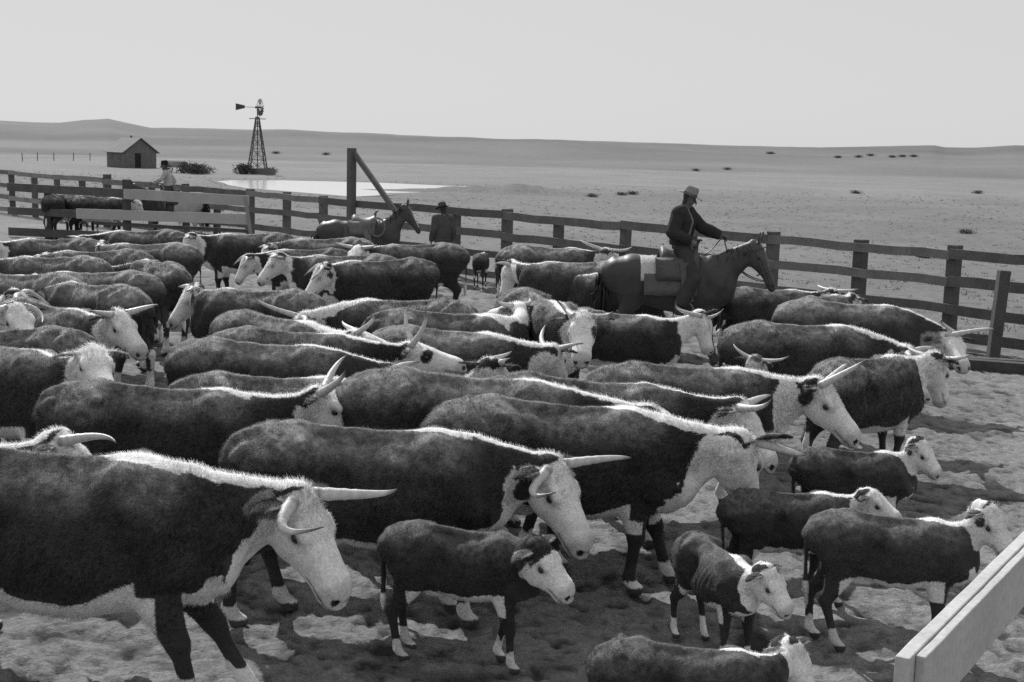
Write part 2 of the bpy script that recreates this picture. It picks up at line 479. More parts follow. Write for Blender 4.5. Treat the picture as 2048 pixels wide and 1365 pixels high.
def paint(P, V, I):
    """reflectance per point: dark red coat, white face, crest, chest, belly and socks"""
    n_ = None; s, HF, poll, hs = I['s'], I['HF'], I['poll'], I['hs']
    sd = P['seed']
    hl = (V - poll) @ HF.T / hs                         # head coordinates
    n1 = fbm(V / s, 7, 3, sd); n2 = fbm(V / s, 22, 2, sd + 5); n3 = fbm(V / s, 3.0, 3, sd + 9)
    x, y, z = V[:, 0] / s, V[:, 1] / s, V[:, 2] / s
    red = P.get('red', .062) * (1 + .22 * n3 + .18 * n2)
    # dust plus sunlight painted into the coat, lighter towards the top of the back
    red = red * (1 + DUST_SUNLIT * (.45 if I['calf'] else 1) * sstep(1.02, 1.26, z + .05 * n1) * sstep(.75, .5, x) * (1 + .75 * n2 + .35 * n1 + .28 * vnoise(V / s, 38, sd + 31)))
    white = .77 * (1 + .07 * n2 + .06 * n3)
    M = np.zeros(len(V))
    up = lambda m: np.maximum(M, m)
    nt_, nd_ = near_poly(V, I['neck'])
    # position around the neck
    nk = I['neck']; ii = np.clip((nt_ * 6).astype(int), 0, 5); fr = nt_ * 6 - ii
    c = nk[ii] * (1 - fr[:, None]) + nk[ii + 1] * fr[:, None]
    tang = nk[np.minimum(ii + 1, 6)] - nk[ii]; tang /= np.linalg.norm(tang, axis=1)[:, None]
    sd_ = np.cross(np.array((0, 0, 1.)), tang); sd_ /= np.maximum(1e-6, np.linalg.norm(sd_, axis=1))[:, None]
    upv = np.cross(tang, sd_)
    lat = np.sum((V - c) * sd_, 1) / s; dor = np.sum((V - c) * upv, 1) / s
    onneck = (nt_ > .02) & (nt_ < 1.01) & (nd_ < .42 * s)
    cw = P.get('crest', .055)
    if cw > 0:
        edge = cw * (1 - .35 * np.abs(nt_ - .35)) + .022 * n1 + .012 * n2
        M = up(((dor > .04) & onneck & (np.abs(lat) < edge)).astype(float))
        e2 = cw * sstep(.16, .40, x / I['kx']) + .02 * n1
        M = up(((z > 1.12) & (x > .18 * I['kx']) & (x < .62 * I['kx']) & (np.abs(y) < e2)).astype(float))
    # throat, dewlap and chest
    dn = P.get('dark_neck', False)
    th = P.get('throat', .5)
    M = up((onneck & (not dn) & (nt_ > .05) & (dor < -(.23 - .16 * nt_) * (1 - th * .5) + .06 * n1 + .025 * n2 - .5 * sstep(.55, .22, nt_))).astype(float))
    kz = lambda q: 1.30 - (1.30 - q) * I['kd']
    bq = np.sqrt(((x / I['kx'] - .70) / .17) ** 2 + (y / .15) ** 2 + ((z - kz(.68)) / .16) ** 2)
    M = up(((bq < .95 + .35 * th + .55 * n1 + .15 * n2) & (z > .36)).astype(float))
    # belly
    M = up(((z < kz(.62) + P.get('belly', 0) + .06 * n1 - .10 * (np.abs(x + .05) > .48) + .05 * sstep(.0, .3, x)) & (x > -.62 * I['kx']) & (x < .52 * I['kx']) & (z > .36) & (np.abs(y) < .26)).astype(float) * (z > kz(.45) if not I['calf'] else z > kz(.42)))
    # socks
    sk = P.get('sock', .27)
    M = up((z < sk + .09 * n1).astype(float))
    # tail switch
    M = up(((x < -.93 * I['kx']) & (z < .62) & (z > .3)).astype(float))
    # face
    hx = hl[:, 0]
    hq = hx / (.80 if I['calf'] else 1); onhead = (hx > P.get('face0', -.02) + .03 * n1) & (np.linalg.norm(hl - np.array((.24, 0, -.1)), axis=1) < .40) & (hl[:, 2] > np.interp(hq, HEADT[:, 0], HEADT[:, 3]) - .05 + .02 * n1) & (np.abs(hl[:, 1]) < .20)
    M = np.where(onhead, 1.0, M)
    jaw = P.get('jaw', .0)            # white running behind the jaw
    M = np.where((not dn) & (hx > -.10 - jaw + .05 * n1) & (hl[:, 2] < -.16) & (hx < .3) & (np.linalg.norm(hl - np.array((.1, 0, -.2)), axis=1) < .22 + jaw + .05 * n1), 1.0, M)
    val = np.where(M > .5, white, red)
    # patches round the eyes etc.
    for (px, py, pz, r) in P.get('patch', ()):
        d = np.linalg.norm((hl - np.array((px, py, pz))) * np.array((1, 1, .8)), axis=1) + .02 * n1
        val = np.where(d < r, red * 1.1, val)
    if P.get('dark_poll'):
        val = np.where((hx < .10 + .03 * n1) & (hl[:, 2] > -.12) & onhead, red * 1.1, val)
    # ears
    for pts in I['ears']:
        ep, ed = near_poly(V, pts)
        on = (ed < .075 * hs) & (ep > .10) & (np.abs(hl[:, 1]) > .125)
        rim = (ed > .034 * hs)
        val = np.where(on, np.where(rim, .30, red * 1.15) if P.get('ear_dark', True) else np.where(rim, white, .3), val)
    # muzzle, nostrils, mouth, eye rims
    ml = I['ml']; nose = sstep(.425 * ml, .475 * ml, hx) * onhead
    val = val * (1 - nose) + (P.get('nose', .52) + .05 * n2) * nose
    for yy in (-1, 1):
        d = np.linalg.norm((hl - np.array((.515 * ml, yy * .047, -.078))) * np.array((1, 1, 1.3)), axis=1)
        val = np.where(d < .030, .025, val)
        d = np.linalg.norm((hl - np.array((I['ex'], yy * .114, -.072))) * np.array((.75, .7, 1.15)), axis=1)
        val = np.where(onhead, val * (1 - .75 * np.exp(-(d / .034) ** 2)), val)
    mouth = (np.abs(hl[:, 2] + .122 + .12 * (.52 * ml - hx)) < .0075) & (hx > .36 * ml) & onhead
    val = np.where(mouth, val * .35, val)
    n5 = fbm(V / s, 30, 2, sd + 51); val = np.where(onhead & (val > .25), val * (1 + .13 * n5 + .10 * n1) * (1 - .16 * sstep(-.02, -.2, hl[:, 2])), val)
    # hooves
    val = np.where(z < .065, .07, val)
    # dirt splashed up the legs and flanks
    val = val * (1 - .25 * sstep(.75, .1, z) * (n1 > -.1)) 
    return np.clip(val, .015, .82), nt_, onneck, hl, onhead

def normals_of(V, Q):
    n = np.cross(V[Q[:, 2]] - V[Q[:, 0]], V[Q[:, 3]] - V[Q[:, 1]])
    N = np.zeros_like(V)
    for i in range(4): np.add.at(N, Q[:, i], n)
    return N / np.maximum(1e-9, np.linalg.norm(N, axis=1))[:, None], np.linalg.norm(n, axis=1) / 2

def fur(P, V, Q, val, I, nt_, onneck, hl, onhead, dist, count, seed, short=False):
    r = np.random.default_rng(seed)
    N, A = normals_of(V, Q)
    C = V[Q].mean(1); s = I['s']
    w = A.copy()
    zf = C[:, 2] / s
    w *= np.where(zf < .38, .15, np.where(zf < .7, .5, 1.0))
    hc = (C - I['poll']) @ I['HF'].T / I['hs']
    face = (hc[:, 0] > .10) & (np.linalg.norm(hc - np.array((.24, 0, -.1)), axis=1) < .40)
    vq = val[Q].mean(1); fore = (hc[:, 0] > -.04) & (hc[:, 0] < .24) & (np.abs(hc[:, 1]) < .10) & (hc[:, 2] > -.055)
    w *= np.where(fore, 1.3, 1)
    w *= np.where(face & ~fore, .12, np.where(vq > .3, .75, 1))
    tot = w.sum()
    if tot <= 0: return None
    f = r.choice(len(Q), count, p=w / tot)
    u = r.random((count, 2))
    q = V[Q[f]]
    p = (q[:, 0] * (1 - u[:, :1]) + q[:, 1] * u[:, :1]) * (1 - u[:, 1:]) + (q[:, 3] * (1 - u[:, :1]) + q[:, 2] * u[:, :1]) * u[:, 1:]
    n = N[Q[f]].mean(1); n /= np.linalg.norm(n, axis=1)[:, None]
    vi = Q[f, r.integers(0, 4, count)]
    v = val[vi]
    flow = np.tile(np.array((-.8, 0, -.55)), (count, 1)); z = p[:, 2] / s
    flow[face[f]] = I['HF'][0] * .2 - I['HF'][2] * .6
    # curl: direction wanders in clumps
    cl = np.stack([fbm(p / s, 9, 2, seed), fbm(p / s, 9, 2, seed + 3), fbm(p / s, 9, 2, seed + 6)], 1)
    flow = flow + np.where(fore[f], 2.2, 1.1)[:, None] * cl + .35 * r.standard_normal((count, 3))
    flow -= n * np.sum(flow * n, 1)[:, None]; flow /= np.maximum(1e-6, np.linalg.norm(flow, axis=1))[:, None]
    L = np.full(count, .026)
    L *= 1 + .5 * fbm(p / s, 6, 2, seed + 21)
    crest = onneck[vi] & (v > .25)
    L = np.where(crest, .034, L)
    poll = (hl[vi, 0] < .12) & (hl[vi, 0] > -.08) & (hl[vi, 2] > -.06) & (np.abs(hl[vi, 1]) < .10) & (np.linalg.norm(hl[vi], axis=1) < .2)
    L = np.where(poll, .042, L)
    L = np.where(face[f], np.where(fore[f], .024, .010), L)
    L = np.where(z < .5, L * .6, L)
    L *= (.8 if I['calf'] else 1) * s * (.75 + .5 * r.random(count)) * P.get('shag', 1.0)
    px = dist / 1368.
    wd = np.maximum(.0022, .48 * px) * (.7 + .6 * r.random(count))
    lift = .38 + .3 * r.random(count); lift = np.where(crest | poll, lift + .10, lift); lift = np.where(face[f], np.where(fore[f], .42, .2), lift)
    d = flow * np.sqrt(np.maximum(0, 1 - lift ** 2))[:, None] + n * lift[:, None]
    sdv = np.cross(d, n); sdv /= np.maximum(1e-6, np.linalg.norm(sdv, axis=1))[:, None]
    base = p - n * .004
    a = base - sdv * wd[:, None] / 2; b = base + sdv * wd[:, None] / 2; t = p + d * L[:, None] - np.array((0, 0, .15)) * (L ** 1.0)[:, None] * .5
    BV = np.stack([a, b, t], 1).reshape(-1, 3); BF = np.arange(count * 3).reshape(-1, 3)
    nn = n + np.where(v > .25, .18, .45)[:, None] * r.standard_normal((count, 3)) + np.where(v > .25, .1, .25)[:, None] * d
    nn /= np.linalg.norm(nn, axis=1)[:, None]
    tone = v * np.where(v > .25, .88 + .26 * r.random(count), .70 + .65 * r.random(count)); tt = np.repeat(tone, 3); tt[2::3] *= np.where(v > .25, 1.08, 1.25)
    return BV, BF, np.repeat(nn, 3, 0), np.clip(tt, .01, .86)

def horn_mesh(pts, r0, n=10, m=20):
    """curved tapering horn through the control points (bezier)"""
    P_ = bez3(*pts, m)
    mb = MB()
    q = np.linspace(0, 1, m)
    r = r0 * (1 - q) ** .75 * (1 + .07 * np.sin(q * 46) * (q < .45)) + .003
    o = 0
    mb.tube([tuple(p) for p in P_], list(r), n)
    for i in range(m):
        v = .56 - .22 * (q[i] < .10) - .07 * (i % 2) * (q[i] < .5) if q[i] < .74 else .48 - .38 * min(1, (q[i] - .74) / .22)
        for j in range(n): mb.t[i * n + j] = v
    return mb

HORNS = {   # control points in head space for the left horn: root, two handles, tip
    'fwd':   ((.015, .075, -.03), (.00, .20, -.03), (.08, .28, -.01), (.24, .26, .05)),
    'wide':  ((.015, .075, -.03), (.00, .20, -.02), (.02, .31, .02), (.07, .40, .10)),
    'up':    ((.015, .075, -.03), (-.01, .18, .00), (.01, .24, .10), (.05, .22, .28)),
    'curl':  ((.015, .075, -.03), (-.01, .20, -.06), (.10, .27, -.10), (.24, .16, -.03)),
    'flat':  ((.015, .075, -.03), (.00, .20, -.02), (.00, .31, -.01), (.08, .43, .03)),
    'down':  ((.015, .075, -.03), (-.01, .19, -.07), (.02, .26, -.12), (.12, .28, -.18)),
    'short': ((.015, .075, -.03), (.0, .15, -.02), (.03, .21, .00), (.08, .23, .05)),
    'long':  ((.015, .075, -.03), (-.03, .30, -.02), (.08, .46, .00), (.34, .44, .08)),
}

def make_bovine(P, name, label, cat, group, near):
    """near: distance from the photographer's post, sets how finely the animal is modelled"""
    h = (.0115 if near < 9 else .013 if near < 10.5 else .017 if near < 12.5 else .022 if near < 17 else .03) * (P['s'] if P.get('calf') else 1) * (1.15 if P.get('calf') else 1)
    if P.get('fine'): h = P['fine']
    T, I = bovine(P, h)
    V, Q = grow(T, h, zmin=0.0)
    V = relax(V, Q, 1, .5)
    N, _ = normals_of(V, Q)
    zz = V[:, 2] / P['s']
    body = sstep(.5, .8, zz) * (np.linalg.norm(V - I['poll'], axis=1) > .45 * P['s'])
    V = V + N * (body * (.007 * fbm(V / P['s'], 13, 3, P['seed'] + 2) + .006 * fbm(V / P['s'], 5, 2, P['seed'] + 4)))[:, None] * P['s']
    xs, ys = V[:, 0] / P['s'], np.abs(V[:, 1]) / P['s']
    rib = np.sin((xs + .25 * (1.1 - zz)) * 6.283 / .082) * sstep(-.30, -.18, xs) * sstep(.32, .2, xs) * sstep(.62, .8, zz) * sstep(1.22, 1.1, zz)
    V = V + N * (rib * P.get('ribs', .0045) * (.6 + .5 * fbm(V / P['s'], 2.5, 2, P['seed'])))[:, None] * P['s']
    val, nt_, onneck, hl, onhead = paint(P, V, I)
    root = thing(name, label, cat, (P['x'], P['y'], P.get('z', 0.0)), P['rz'], group)
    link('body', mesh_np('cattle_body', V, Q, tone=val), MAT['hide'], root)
    cnt = int((90000 if near < 9 else 52000 if near < 12.5 else 26000 if near < 17 else 12000 if near < 24 else 6000) * (.42 if P.get('calf') else 1) * P.get('hair', 1.0))
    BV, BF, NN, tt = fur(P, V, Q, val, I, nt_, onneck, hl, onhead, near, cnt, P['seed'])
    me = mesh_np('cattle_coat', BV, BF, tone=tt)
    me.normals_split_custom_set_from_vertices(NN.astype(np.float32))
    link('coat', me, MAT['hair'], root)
    if P.get('horn'):
        for i, y in enumerate((1, -1)):
            hk = P['horn'][i] if not isinstance(P['horn'], str) else P['horn']
            if not hk: continue
            if isinstance(hk, str): hk = HORNS[hk]
            g = P.get('hl', 1.0)
            if 'hp' in P and P['hp'][i]: pts = [I['H'](*q) for q in P['hp'][i]]
            else: pts = [I['H'](a, y * (b if k == 0 else .075 + (b - .075) * g), c * (g if k else 1)) for k, (a, b, c) in enumerate(hk)]
            hm = horn_mesh(pts, .036 * P['s'] * P.get('hr', 1.0), 12 if near < 12 else 8)
            hm.build('horn', MAT['horn'], root, smooth=True)
    if near < 17:
        for y in (-1, 1):
            mb = MB(); mb.tone = .02
            mb.ball(I['H'](I['ex'] + .004, y * (.1015 if not P.get('calf') else .107), -.074), .028 * I['hs'], 12, 8)
            mb.build('eye', MAT['eye'], root, smooth=True)
    return root

# ------------------------------------------------------------------ the lie of the land
EYE = 3.2
FPX = 2736.0
FA = np.array((7.3, 22.8)); FB = np.array((-17.9, 50.9)); FD = (FB - FA) / np.linalg.norm(FB - FA); FN = np.array((-FD[1], FD[0]))
if FN[1] < 0: FN = -FN
PLAIN = -1.5
SKY_B = np.array((-1500, -585, 39, 120, 165, 215, 300, 420, 560, 800, 1000, 1300, 1620, 1690, 1760, 1850, 1870, 1930, 2009, 2700, 3800), float)
SKY_H = np.array((18, 18, 15, 15, 21, 25, 9, 10.5, 14, 9.5, 8, 7, 5.5, 9, 11.5, 15, 12.5, 14, 19, 19, 16), float) - 1.0

def beyond(x, y): return (x - FA[0]) * FN[0] + (y - FA[1]) * FN[1]

def ground_z(x, y):
    x = np.asarray(x, float); y = np.asarray(y, float)
    e = beyond(x, y)
    r = np.hypot(x, y)
    z = PLAIN * sstep(5, 48, e)
    px = 1024 + FPX * x / np.maximum(y, 1e-3)
    sk = np.interp(px, SKY_B, SKY_H); sk = sk + 1.6 * fbm(np.stack([np.atleast_1d(px).ravel(), 0 * np.atleast_1d(px).ravel()], 1), .012, 4, 77).reshape(np.shape(px))
    top = EYE + sk / FPX * 700
    z = z + np.where(y > 0, sstep(265, 720, r) * (top - PLAIN), 0)
    z = z - np.where(r > 720, (r - 720) * .006, 0)
    pts = np.stack([np.atleast_1d(x).ravel(), np.atleast_1d(y).ravel()], 1)
    z = z + (fbm(pts, .02, 3, 5) * .25 * sstep(10, 60, np.atleast_1d(e).ravel()) * sstep(240, 190, np.atleast_1d(r).ravel())).reshape(np.shape(z)) * 0.0
    # swell of the far slope
    z = z + (fbm(pts, .006, 3, 8) * 2.0 * sstep(290, 420, np.atleast_1d(r).ravel()) * sstep(690, 600, np.atleast_1d(r).ravel())).reshape(np.shape(z))
    return z

POND = [(430, 363), (470, 361), (560, 361), (640, 363), (760, 366), (880, 371.5), (960, 374), (1028, 376.5), (1020, 379), (950, 380.5), (890, 382), (850, 385), (790, 388.5), (745, 392), (700, 394), (640, 394), (590, 392), (540, 387), (490, 378), (450, 369)]
def plain_pt(px, py, z=PLAIN):
    """where the sight line through a place in the photograph meets the level z (surveyed from the photograph)"""
    P = math.atan(397.5 / FPX); R = math.radians(1.5)
    f = Vector((0, math.cos(P), -math.sin(P))); r0 = Vector((1, 0, 0)); u0 = r0.cross(f)
    r = r0 * math.cos(R) + u0 * math.sin(R); u = -r0 * math.sin(R) + u0 * math.cos(R)
    d = f + r * ((px - 1024) / FPX) - u * ((py - 682.5) / FPX)
    return Vector((0, 0, EYE)) + d * ((z - EYE) / d.z)

def in_poly(x, y, poly):
    ins = np.zeros(len(x), bool); n = len(poly)
    for i in range(n):
        x0, y0 = poly[i][:2]; x1, y1 = poly[(i + 1) % n][:2]
        c = ((y0 > y) != (y1 > y)) & (x < (x1 - x0) * (y - y0) / ((y1 - y0) if y1 != y0 else 1e-9) + x0)
        ins ^= c
    return ins

def mat_ground():
    m, t, b = nt('dry_ground')
    a = node(t, 'ShaderNodeAttribute', attribute_name='tone'); pa = node(t, 'ShaderNodeAttribute', attribute_name='pasture')
    v = a.outputs['Fac']
    fine = remap(t, noise_(t, 38, 4, .65), .3, .7, .72, 1.28)
    mid = remap(t, noise_(t, 6.5, 4, .6), .3, .7, .82, 1.18)
    tuft = remap(t, noise_(t, 3.0, 6, .75, stretch=(1, 1, 1)), .42, .62, .80, 1.12)
    far = remap(t, noise_(t, .35, 6, .7), .3, .7, .9, 1.1)
    v1 = math_(t, 'MULTIPLY', math_(t, 'MULTIPLY', v, fine), mid)
    v2 = math_(t, 'MULTIPLY', math_(t, 'MULTIPLY', v, tuft), far)
    mx = t.nodes.new('ShaderNodeMix'); mx.data_type = 'FLOAT'
    t.links.new(pa.outputs['Fac'], mx.inputs[0]); t.links.new(v1, mx.inputs[2]); t.links.new(v2, mx.inputs[3])
    t.links.new(mx.outputs[0], b.inputs['Base Color'])
    b.inputs['Roughness'].default_value = .95; b.inputs['Specular IOR Level'].default_value = .1
    bump_(t, b, math_(t, 'ADD', noise_(t, 22, 5, .7), math_(t, 'MULTIPLY', noise_(t, 5, 4, .7), .8)), .024)
    return m

def build_ground():
    # polar sheet: fine where the herd stands, coarse towards the horizon and behind
    th = np.concatenate([np.linspace(-math.pi, -.62, 60, endpoint=False), np.linspace(-.62, .62, 470, endpoint=False), np.linspace(.62, math.pi, 61)])
    r = [0.3]
    while r[-1] < 4000:
        q = r[-1]
        r.append(q * (1.05 if q < 4.2 else 1.0038 if q < 20 else 1.006 if q < 60 else 1.012 if q < 900 else 1.10))
    r = np.array(r)
    A, Rr = np.meshgrid(th, r)
    x = (Rr * np.sin(A)).ravel(); y = (Rr * np.cos(A)).ravel(); rr = Rr.ravel()
    e = beyond(x, y)
    z = ground_z(x, y)
    P = np.stack([x, y], 1)
    # trampled earth: hoof pits and clods
    near = sstep(60, 25, rr)
    n = fbm(P, 1.1, 3, 3) * .018
    pits = vnoise(P, 5.2, 11); pits2 = vnoise(P, 9.0, 12); cl = vnoise(P, 16, 13)
    clod = np.maximum(0, vnoise(P, 7, 31) - .35) * .035 + np.maximum(0, vnoise(P, 13, 33) - .4) * .025
    hoof = -.012 * sstep(.25, .6, pits) - .014 * sstep(.35, .6, pits2) + .012 * cl - .012 * sstep(.4, .6, vnoise(P, 15, 71)) + clod
    incor = sstep(1.5, -1.0, e + fbm(P, .3, 2, 4) * 1.2)
    z = z + near * (n + hoof * (.25 + .75 * incor))
    # spoil bank by the pond
    for (cx, cy), (sx, sy), hgt in [((plain_pt(985, 387).xy), (7.5, 2.0), .62), ((plain_pt(1075, 389).xy), (5, 2.0), .35), ((plain_pt(900, 392).xy), (5, 1.6), .3)]:
        g = np.exp(-((x - cx) / sx) ** 2 - ((y - cy) / sy) ** 2)
        z = z + hgt * g * (1 + .5 * fbm(P, .5, 3, 6))
    tone = np.full(len(x), .195)
    tone = tone + .03 * fbm(P, .5, 3, 40) - .075 * sstep(.3, .6, pits) * near - .06 * sstep(.35, .65, pits2) * near - .07 * sstep(.35, .6, vnoise(P, 15, 71)) * near - .09 * sstep(.62, .75, vnoise(P, 2.4, 81)) * near + .03 * sstep(.3, .8, vnoise(P, 1.3, 82)) + .5 * clod * near
    pas = 1 - incor
    pt = .165 + .03 * fbm(P, .12, 4, 41) + .04 * sstep(120, 180, rr) * sstep(330, 260, rr)
    slope = sstep(270, 300, rr + 12 * fbm(P, .02, 2, 44))  # far slope darker: shade of the hillside put into its tone
    pxx = 1024 + FPX * x / np.maximum(y, 1); base_band = sstep(265, 275, rr) * sstep(340, 300, rr) * sstep(1560, 1350, pxx) * (y > 0) * .035
    pt = pt - base_band; pt = pt * (1 - slope) + slope * 1.0 * (.15 + .075 * fbm(P * np.array((.35, 1.0)), .012, 4, 42) + .03 * fbm(P * np.array((1, .6)), .03, 3, 47))
    pt = pt + .03 * sstep(600, 720, rr)  # ridge lightened with distance: aerial haze painted into the tone
    # bare pale earth round the pond and dark mud at its edge
    tone = tone * incor + pt * pas
    V = np.stack([x, y, z], 1)
    nt_, nr = len(th), len(r)
    i = np.arange(nr - 1)[:, None] * nt_ + np.arange(nt_ - 1)[None, :]
    i = i.ravel()
    Q = np.stack([i, i + nt_, i + nt_ + 1, i + 1], 1)[:, ::-1]
    me = mesh_np('ground', V, Q, tone=np.clip(tone, .05, .5))
    set_tone(me, pas * np.ones(len(x)), 'pasture')
    o = link('ground', me, mat_ground()); o['kind'] = 'structure'
    # the pond
    poly = [plain_pt(a, b, PLAIN + .05) for a, b in POND]
    pv = []
    for k in range(len(poly)):
        p, q = poly[k], poly[(k + 1) % len(poly)]
        for j in range(4):
            c = p.lerp(q, j / 4); w = vnoise(np.array([[c.x, c.y]]), .25, 3)[0] * .5
            pv.append((c.x + w, c.y + w, PLAIN + .05))
    m, t, b = nt('pond_water')
    b.inputs['Base Color'].default_value = g3(.5); b.inputs['Roughness'].default_value = .12; b.inputs['Specular IOR Level'].default_value = .9
    bump_(t, b, noise_(t, 1.5, 3, .6), .02, .4)
    me = bpy.data.meshes.new('pond'); me.from_pydata(pv, [], [tuple(range(len(pv)))]); me.update()
    if me.polygons[0].normal.z < 0: me.flip_normals()
    o = link('pond_water', me, m); o['kind'] = 'structure'
    # wet, darker shore
    mb = MB(); mb.tone = .10; n = len(pv); cen = sum((Vector(p) for p in pv), Vector()) / n; vs = []
    for p in pv:
        p = Vector(p); d = (p - cen).normalized(); w = .9 + .7 * vnoise(np.array([[p.x, p.y]]), .4, 9)[0]
        vs += [(p.x - d.x * .3, p.y - d.y * .3, PLAIN + .03), (p.x + d.x * w, p.y + d.y * w * (4.0 if d.y > 0 else 1.2), PLAIN + .03)]
    mb.add(vs, [(2 * k, 2 * ((k + 1) % n), 2 * ((k + 1) % n) + 1, 2 * k + 1) for k in range(n)])
    o = mb.build('pond_shore', mat_tone('mud', 1, .9, (1.5, .7, 1.3))); o['kind'] = 'structure'

# ------------------------------------------------------------------ timber
def mats_wood():
    MAT['wood'] = mat_tone('weathered_wood', 1.0, .85, (3, .8, 1.2), (40, .75, 1.25), (45, .006), .15)
    MAT['wood_new'] = mat_tone('sawn_wood', 1.0, .8, (2, .9, 1.1), (30, .88, 1.12), (50, .003), .15)
    MAT['paint'] = mat_tone('worn_metal', 1.0, .6, (6, .85, 1.15))
    MAT['leather'] = mat_tone('leather', 1.0, .5, (14, .8, 1.2), None, (50, .004), .4)
    MAT['cloth'] = mat_tone('cloth', 1.0, .9, (12, .85, 1.15), (60, .9, 1.1), (35, .012), .1)
    MAT['skin'] = mat_tone('skin', 1.0, .55, (20, .92, 1.08), None, None, .3)
    MAT['horse_hide'] = mat_tone('horse_hide', 1.0, .5, (5, .85, 1.15), (60, .9, 1.1), None, .35)
    MAT['scrub'] = mat_tone('scrub', 1.0, .9, (6, .7, 1.3))
    MAT['roof'] = mat_tone('shingles', 1.0, .85, (1.2, .85, 1.15), (14, .75, 1.25), (12, .02))

def gz(x, y): return float(ground_z(np.array([x]), np.array([y]))[0])

def solve_fence(px):
    """distance along the corral fence that lies on the sight line through column px at rail height"""
    best = None
    for k in range(2000):
        s = -6 + k * .025
        p = FA + FD * s
        v = p[0] / p[1] * FPX
        # roll shifts the column with height: use a point 1.2 m up
        e = abs((1024 + v + 0.026 * (-(300)) * 0) - px)
        if best is None or e < best[0]: best = (e, s)
    return best[1]

def build_fence():
    rnd = random.Random(4)
    root = thing('corral_fence', 'long dark rail fence of the corral, four rails between square posts', 'fence', (FA[0], FA[1], 0))
    L = lambda p: (p[0] - FA[0], p[1] - FA[1], p[2])
    spots = [(1903, 1.70, .19), (1716, 1.66, .2), (1540, 1.68, .19), (1378, 1.5, .17), (1243, 1.5, .18), (1110, 1.5, .18), (1007, 1.70, .2), (905, 1.52, .17), (640, 1.66, .18), (567, 1.68, .18), (494, 1.68, .19),
             (428, 1.62, .17), (366, 1.68, .18), (297, 1.55, .17), (209, 1.78, .22), (160, 1.5, .18), (110, 1.5, .18), (65, 1.5, .18), (20, 1.5, .18), (-30, 1.5, .18)]
    S = []
    for px, h, w in spots:
        s = solve_fence(px); S.append(s); p = FA + FD * s + FN * .02
        z = gz(*p); mb = MB(); mb.tone = rnd.uniform(.085, .125)
        R = Matrix.Rotation(math.atan2(FD[1], FD[0]) + rnd.uniform(-.1, .1), 3, 'Z') @ Matrix.Rotation(rnd.uniform(-.02, .02), 3, 'X') @ Matrix.Rotation(rnd.uniform(-.015, .015), 3, 'Y')
        mb.box(L((p[0], p[1], z + h / 2 - .1)), (w, w, h + .2), R)
        mb.build('post', MAT['wood'], root, bevel=.015)
    # rails butt on the posts, two bays to a board
    S = sorted(S); a0 = -4.0
    stops = [a0] + S[::2] + [S[-1] + 2]
    for hgt in (1.55, 1.09, .63, .19):
        for i in range(len(stops) - 1):
            q0, q1 = FA + FD * stops[i], FA + FD * stops[i + 1]
            o = -FN * (.12 + rnd.uniform(0, .012))
            q0 = q0 + o; q1 = q1 + o
            if hgt < .3 and i == 0: pass
            mb = MB(); mb.tone = rnd.uniform(.09, .17) * (1 + .5 * max(0, stops[i]) / 38)  # farther rails paler, haze put into their tone
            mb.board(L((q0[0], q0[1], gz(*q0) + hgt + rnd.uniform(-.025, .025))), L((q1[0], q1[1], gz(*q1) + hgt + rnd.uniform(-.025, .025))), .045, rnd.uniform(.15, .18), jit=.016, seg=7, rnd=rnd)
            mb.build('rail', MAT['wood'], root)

def build_gate_frame():
    s = solve_fence(713); p = FA + FD * s - FN * .25
    root = thing('gate_post', 'tall timber gate post with a long slanting brace, against the bright pond', 'gate post', (p[0], p[1], 0))
    mb = MB(); mb.tone = .11; mb.box((0, 0, 1.45), (.19, .18, 3.0), Matrix.Rotation(math.atan2(FD[1], FD[0]), 3, 'Z')); mb.build('post', MAT['wood'], root, bevel=.015)
    s2 = solve_fence(806); q = FA + FD * s2 - FN * .25
    mb = MB(); mb.tone = .12; mb.board((0.06, 0, 2.82), (q[0] - p[0], q[1] - p[1], 1.35), .08, .14); mb.build('brace', MAT['wood'], root, bevel=.01)

def build_end_gate():
    """short post and skid timbers where the fence meets the right edge"""
    g = plain_pt(1984, 722, 0)
    root = thing('short_post', 'short leaning post by the right end of the corral fence, timber at its foot', 'post', (g.x, g.y, 0))
    mb = MB(); mb.tone = .085
    mb.board((0, 0, -.1), (.10, .05, 1.42), .17, .17, up=(0, 1, 0)); mb.build('post', MAT['wood'], root, bevel=.012)
    g2 = plain_pt(1940, 735, .08)
    t = thing('timber_skid', 'heavy squared timbers lying on the ground at the foot of the short post', 'timber', (g2.x, g2.y, 0))
    mb = MB(); mb.tone = .07; mb.board((-.6, .55, .08), (1.6, -.25, .08), .2, .16); mb.build('beam', MAT['wood'], t, bevel=.01)
    mb = MB(); mb.tone = .10; mb.board((-.1, .75, .07), (1.9, .25, .07), .16, .13); mb.build('beam', MAT['wood'], t, bevel=.01)

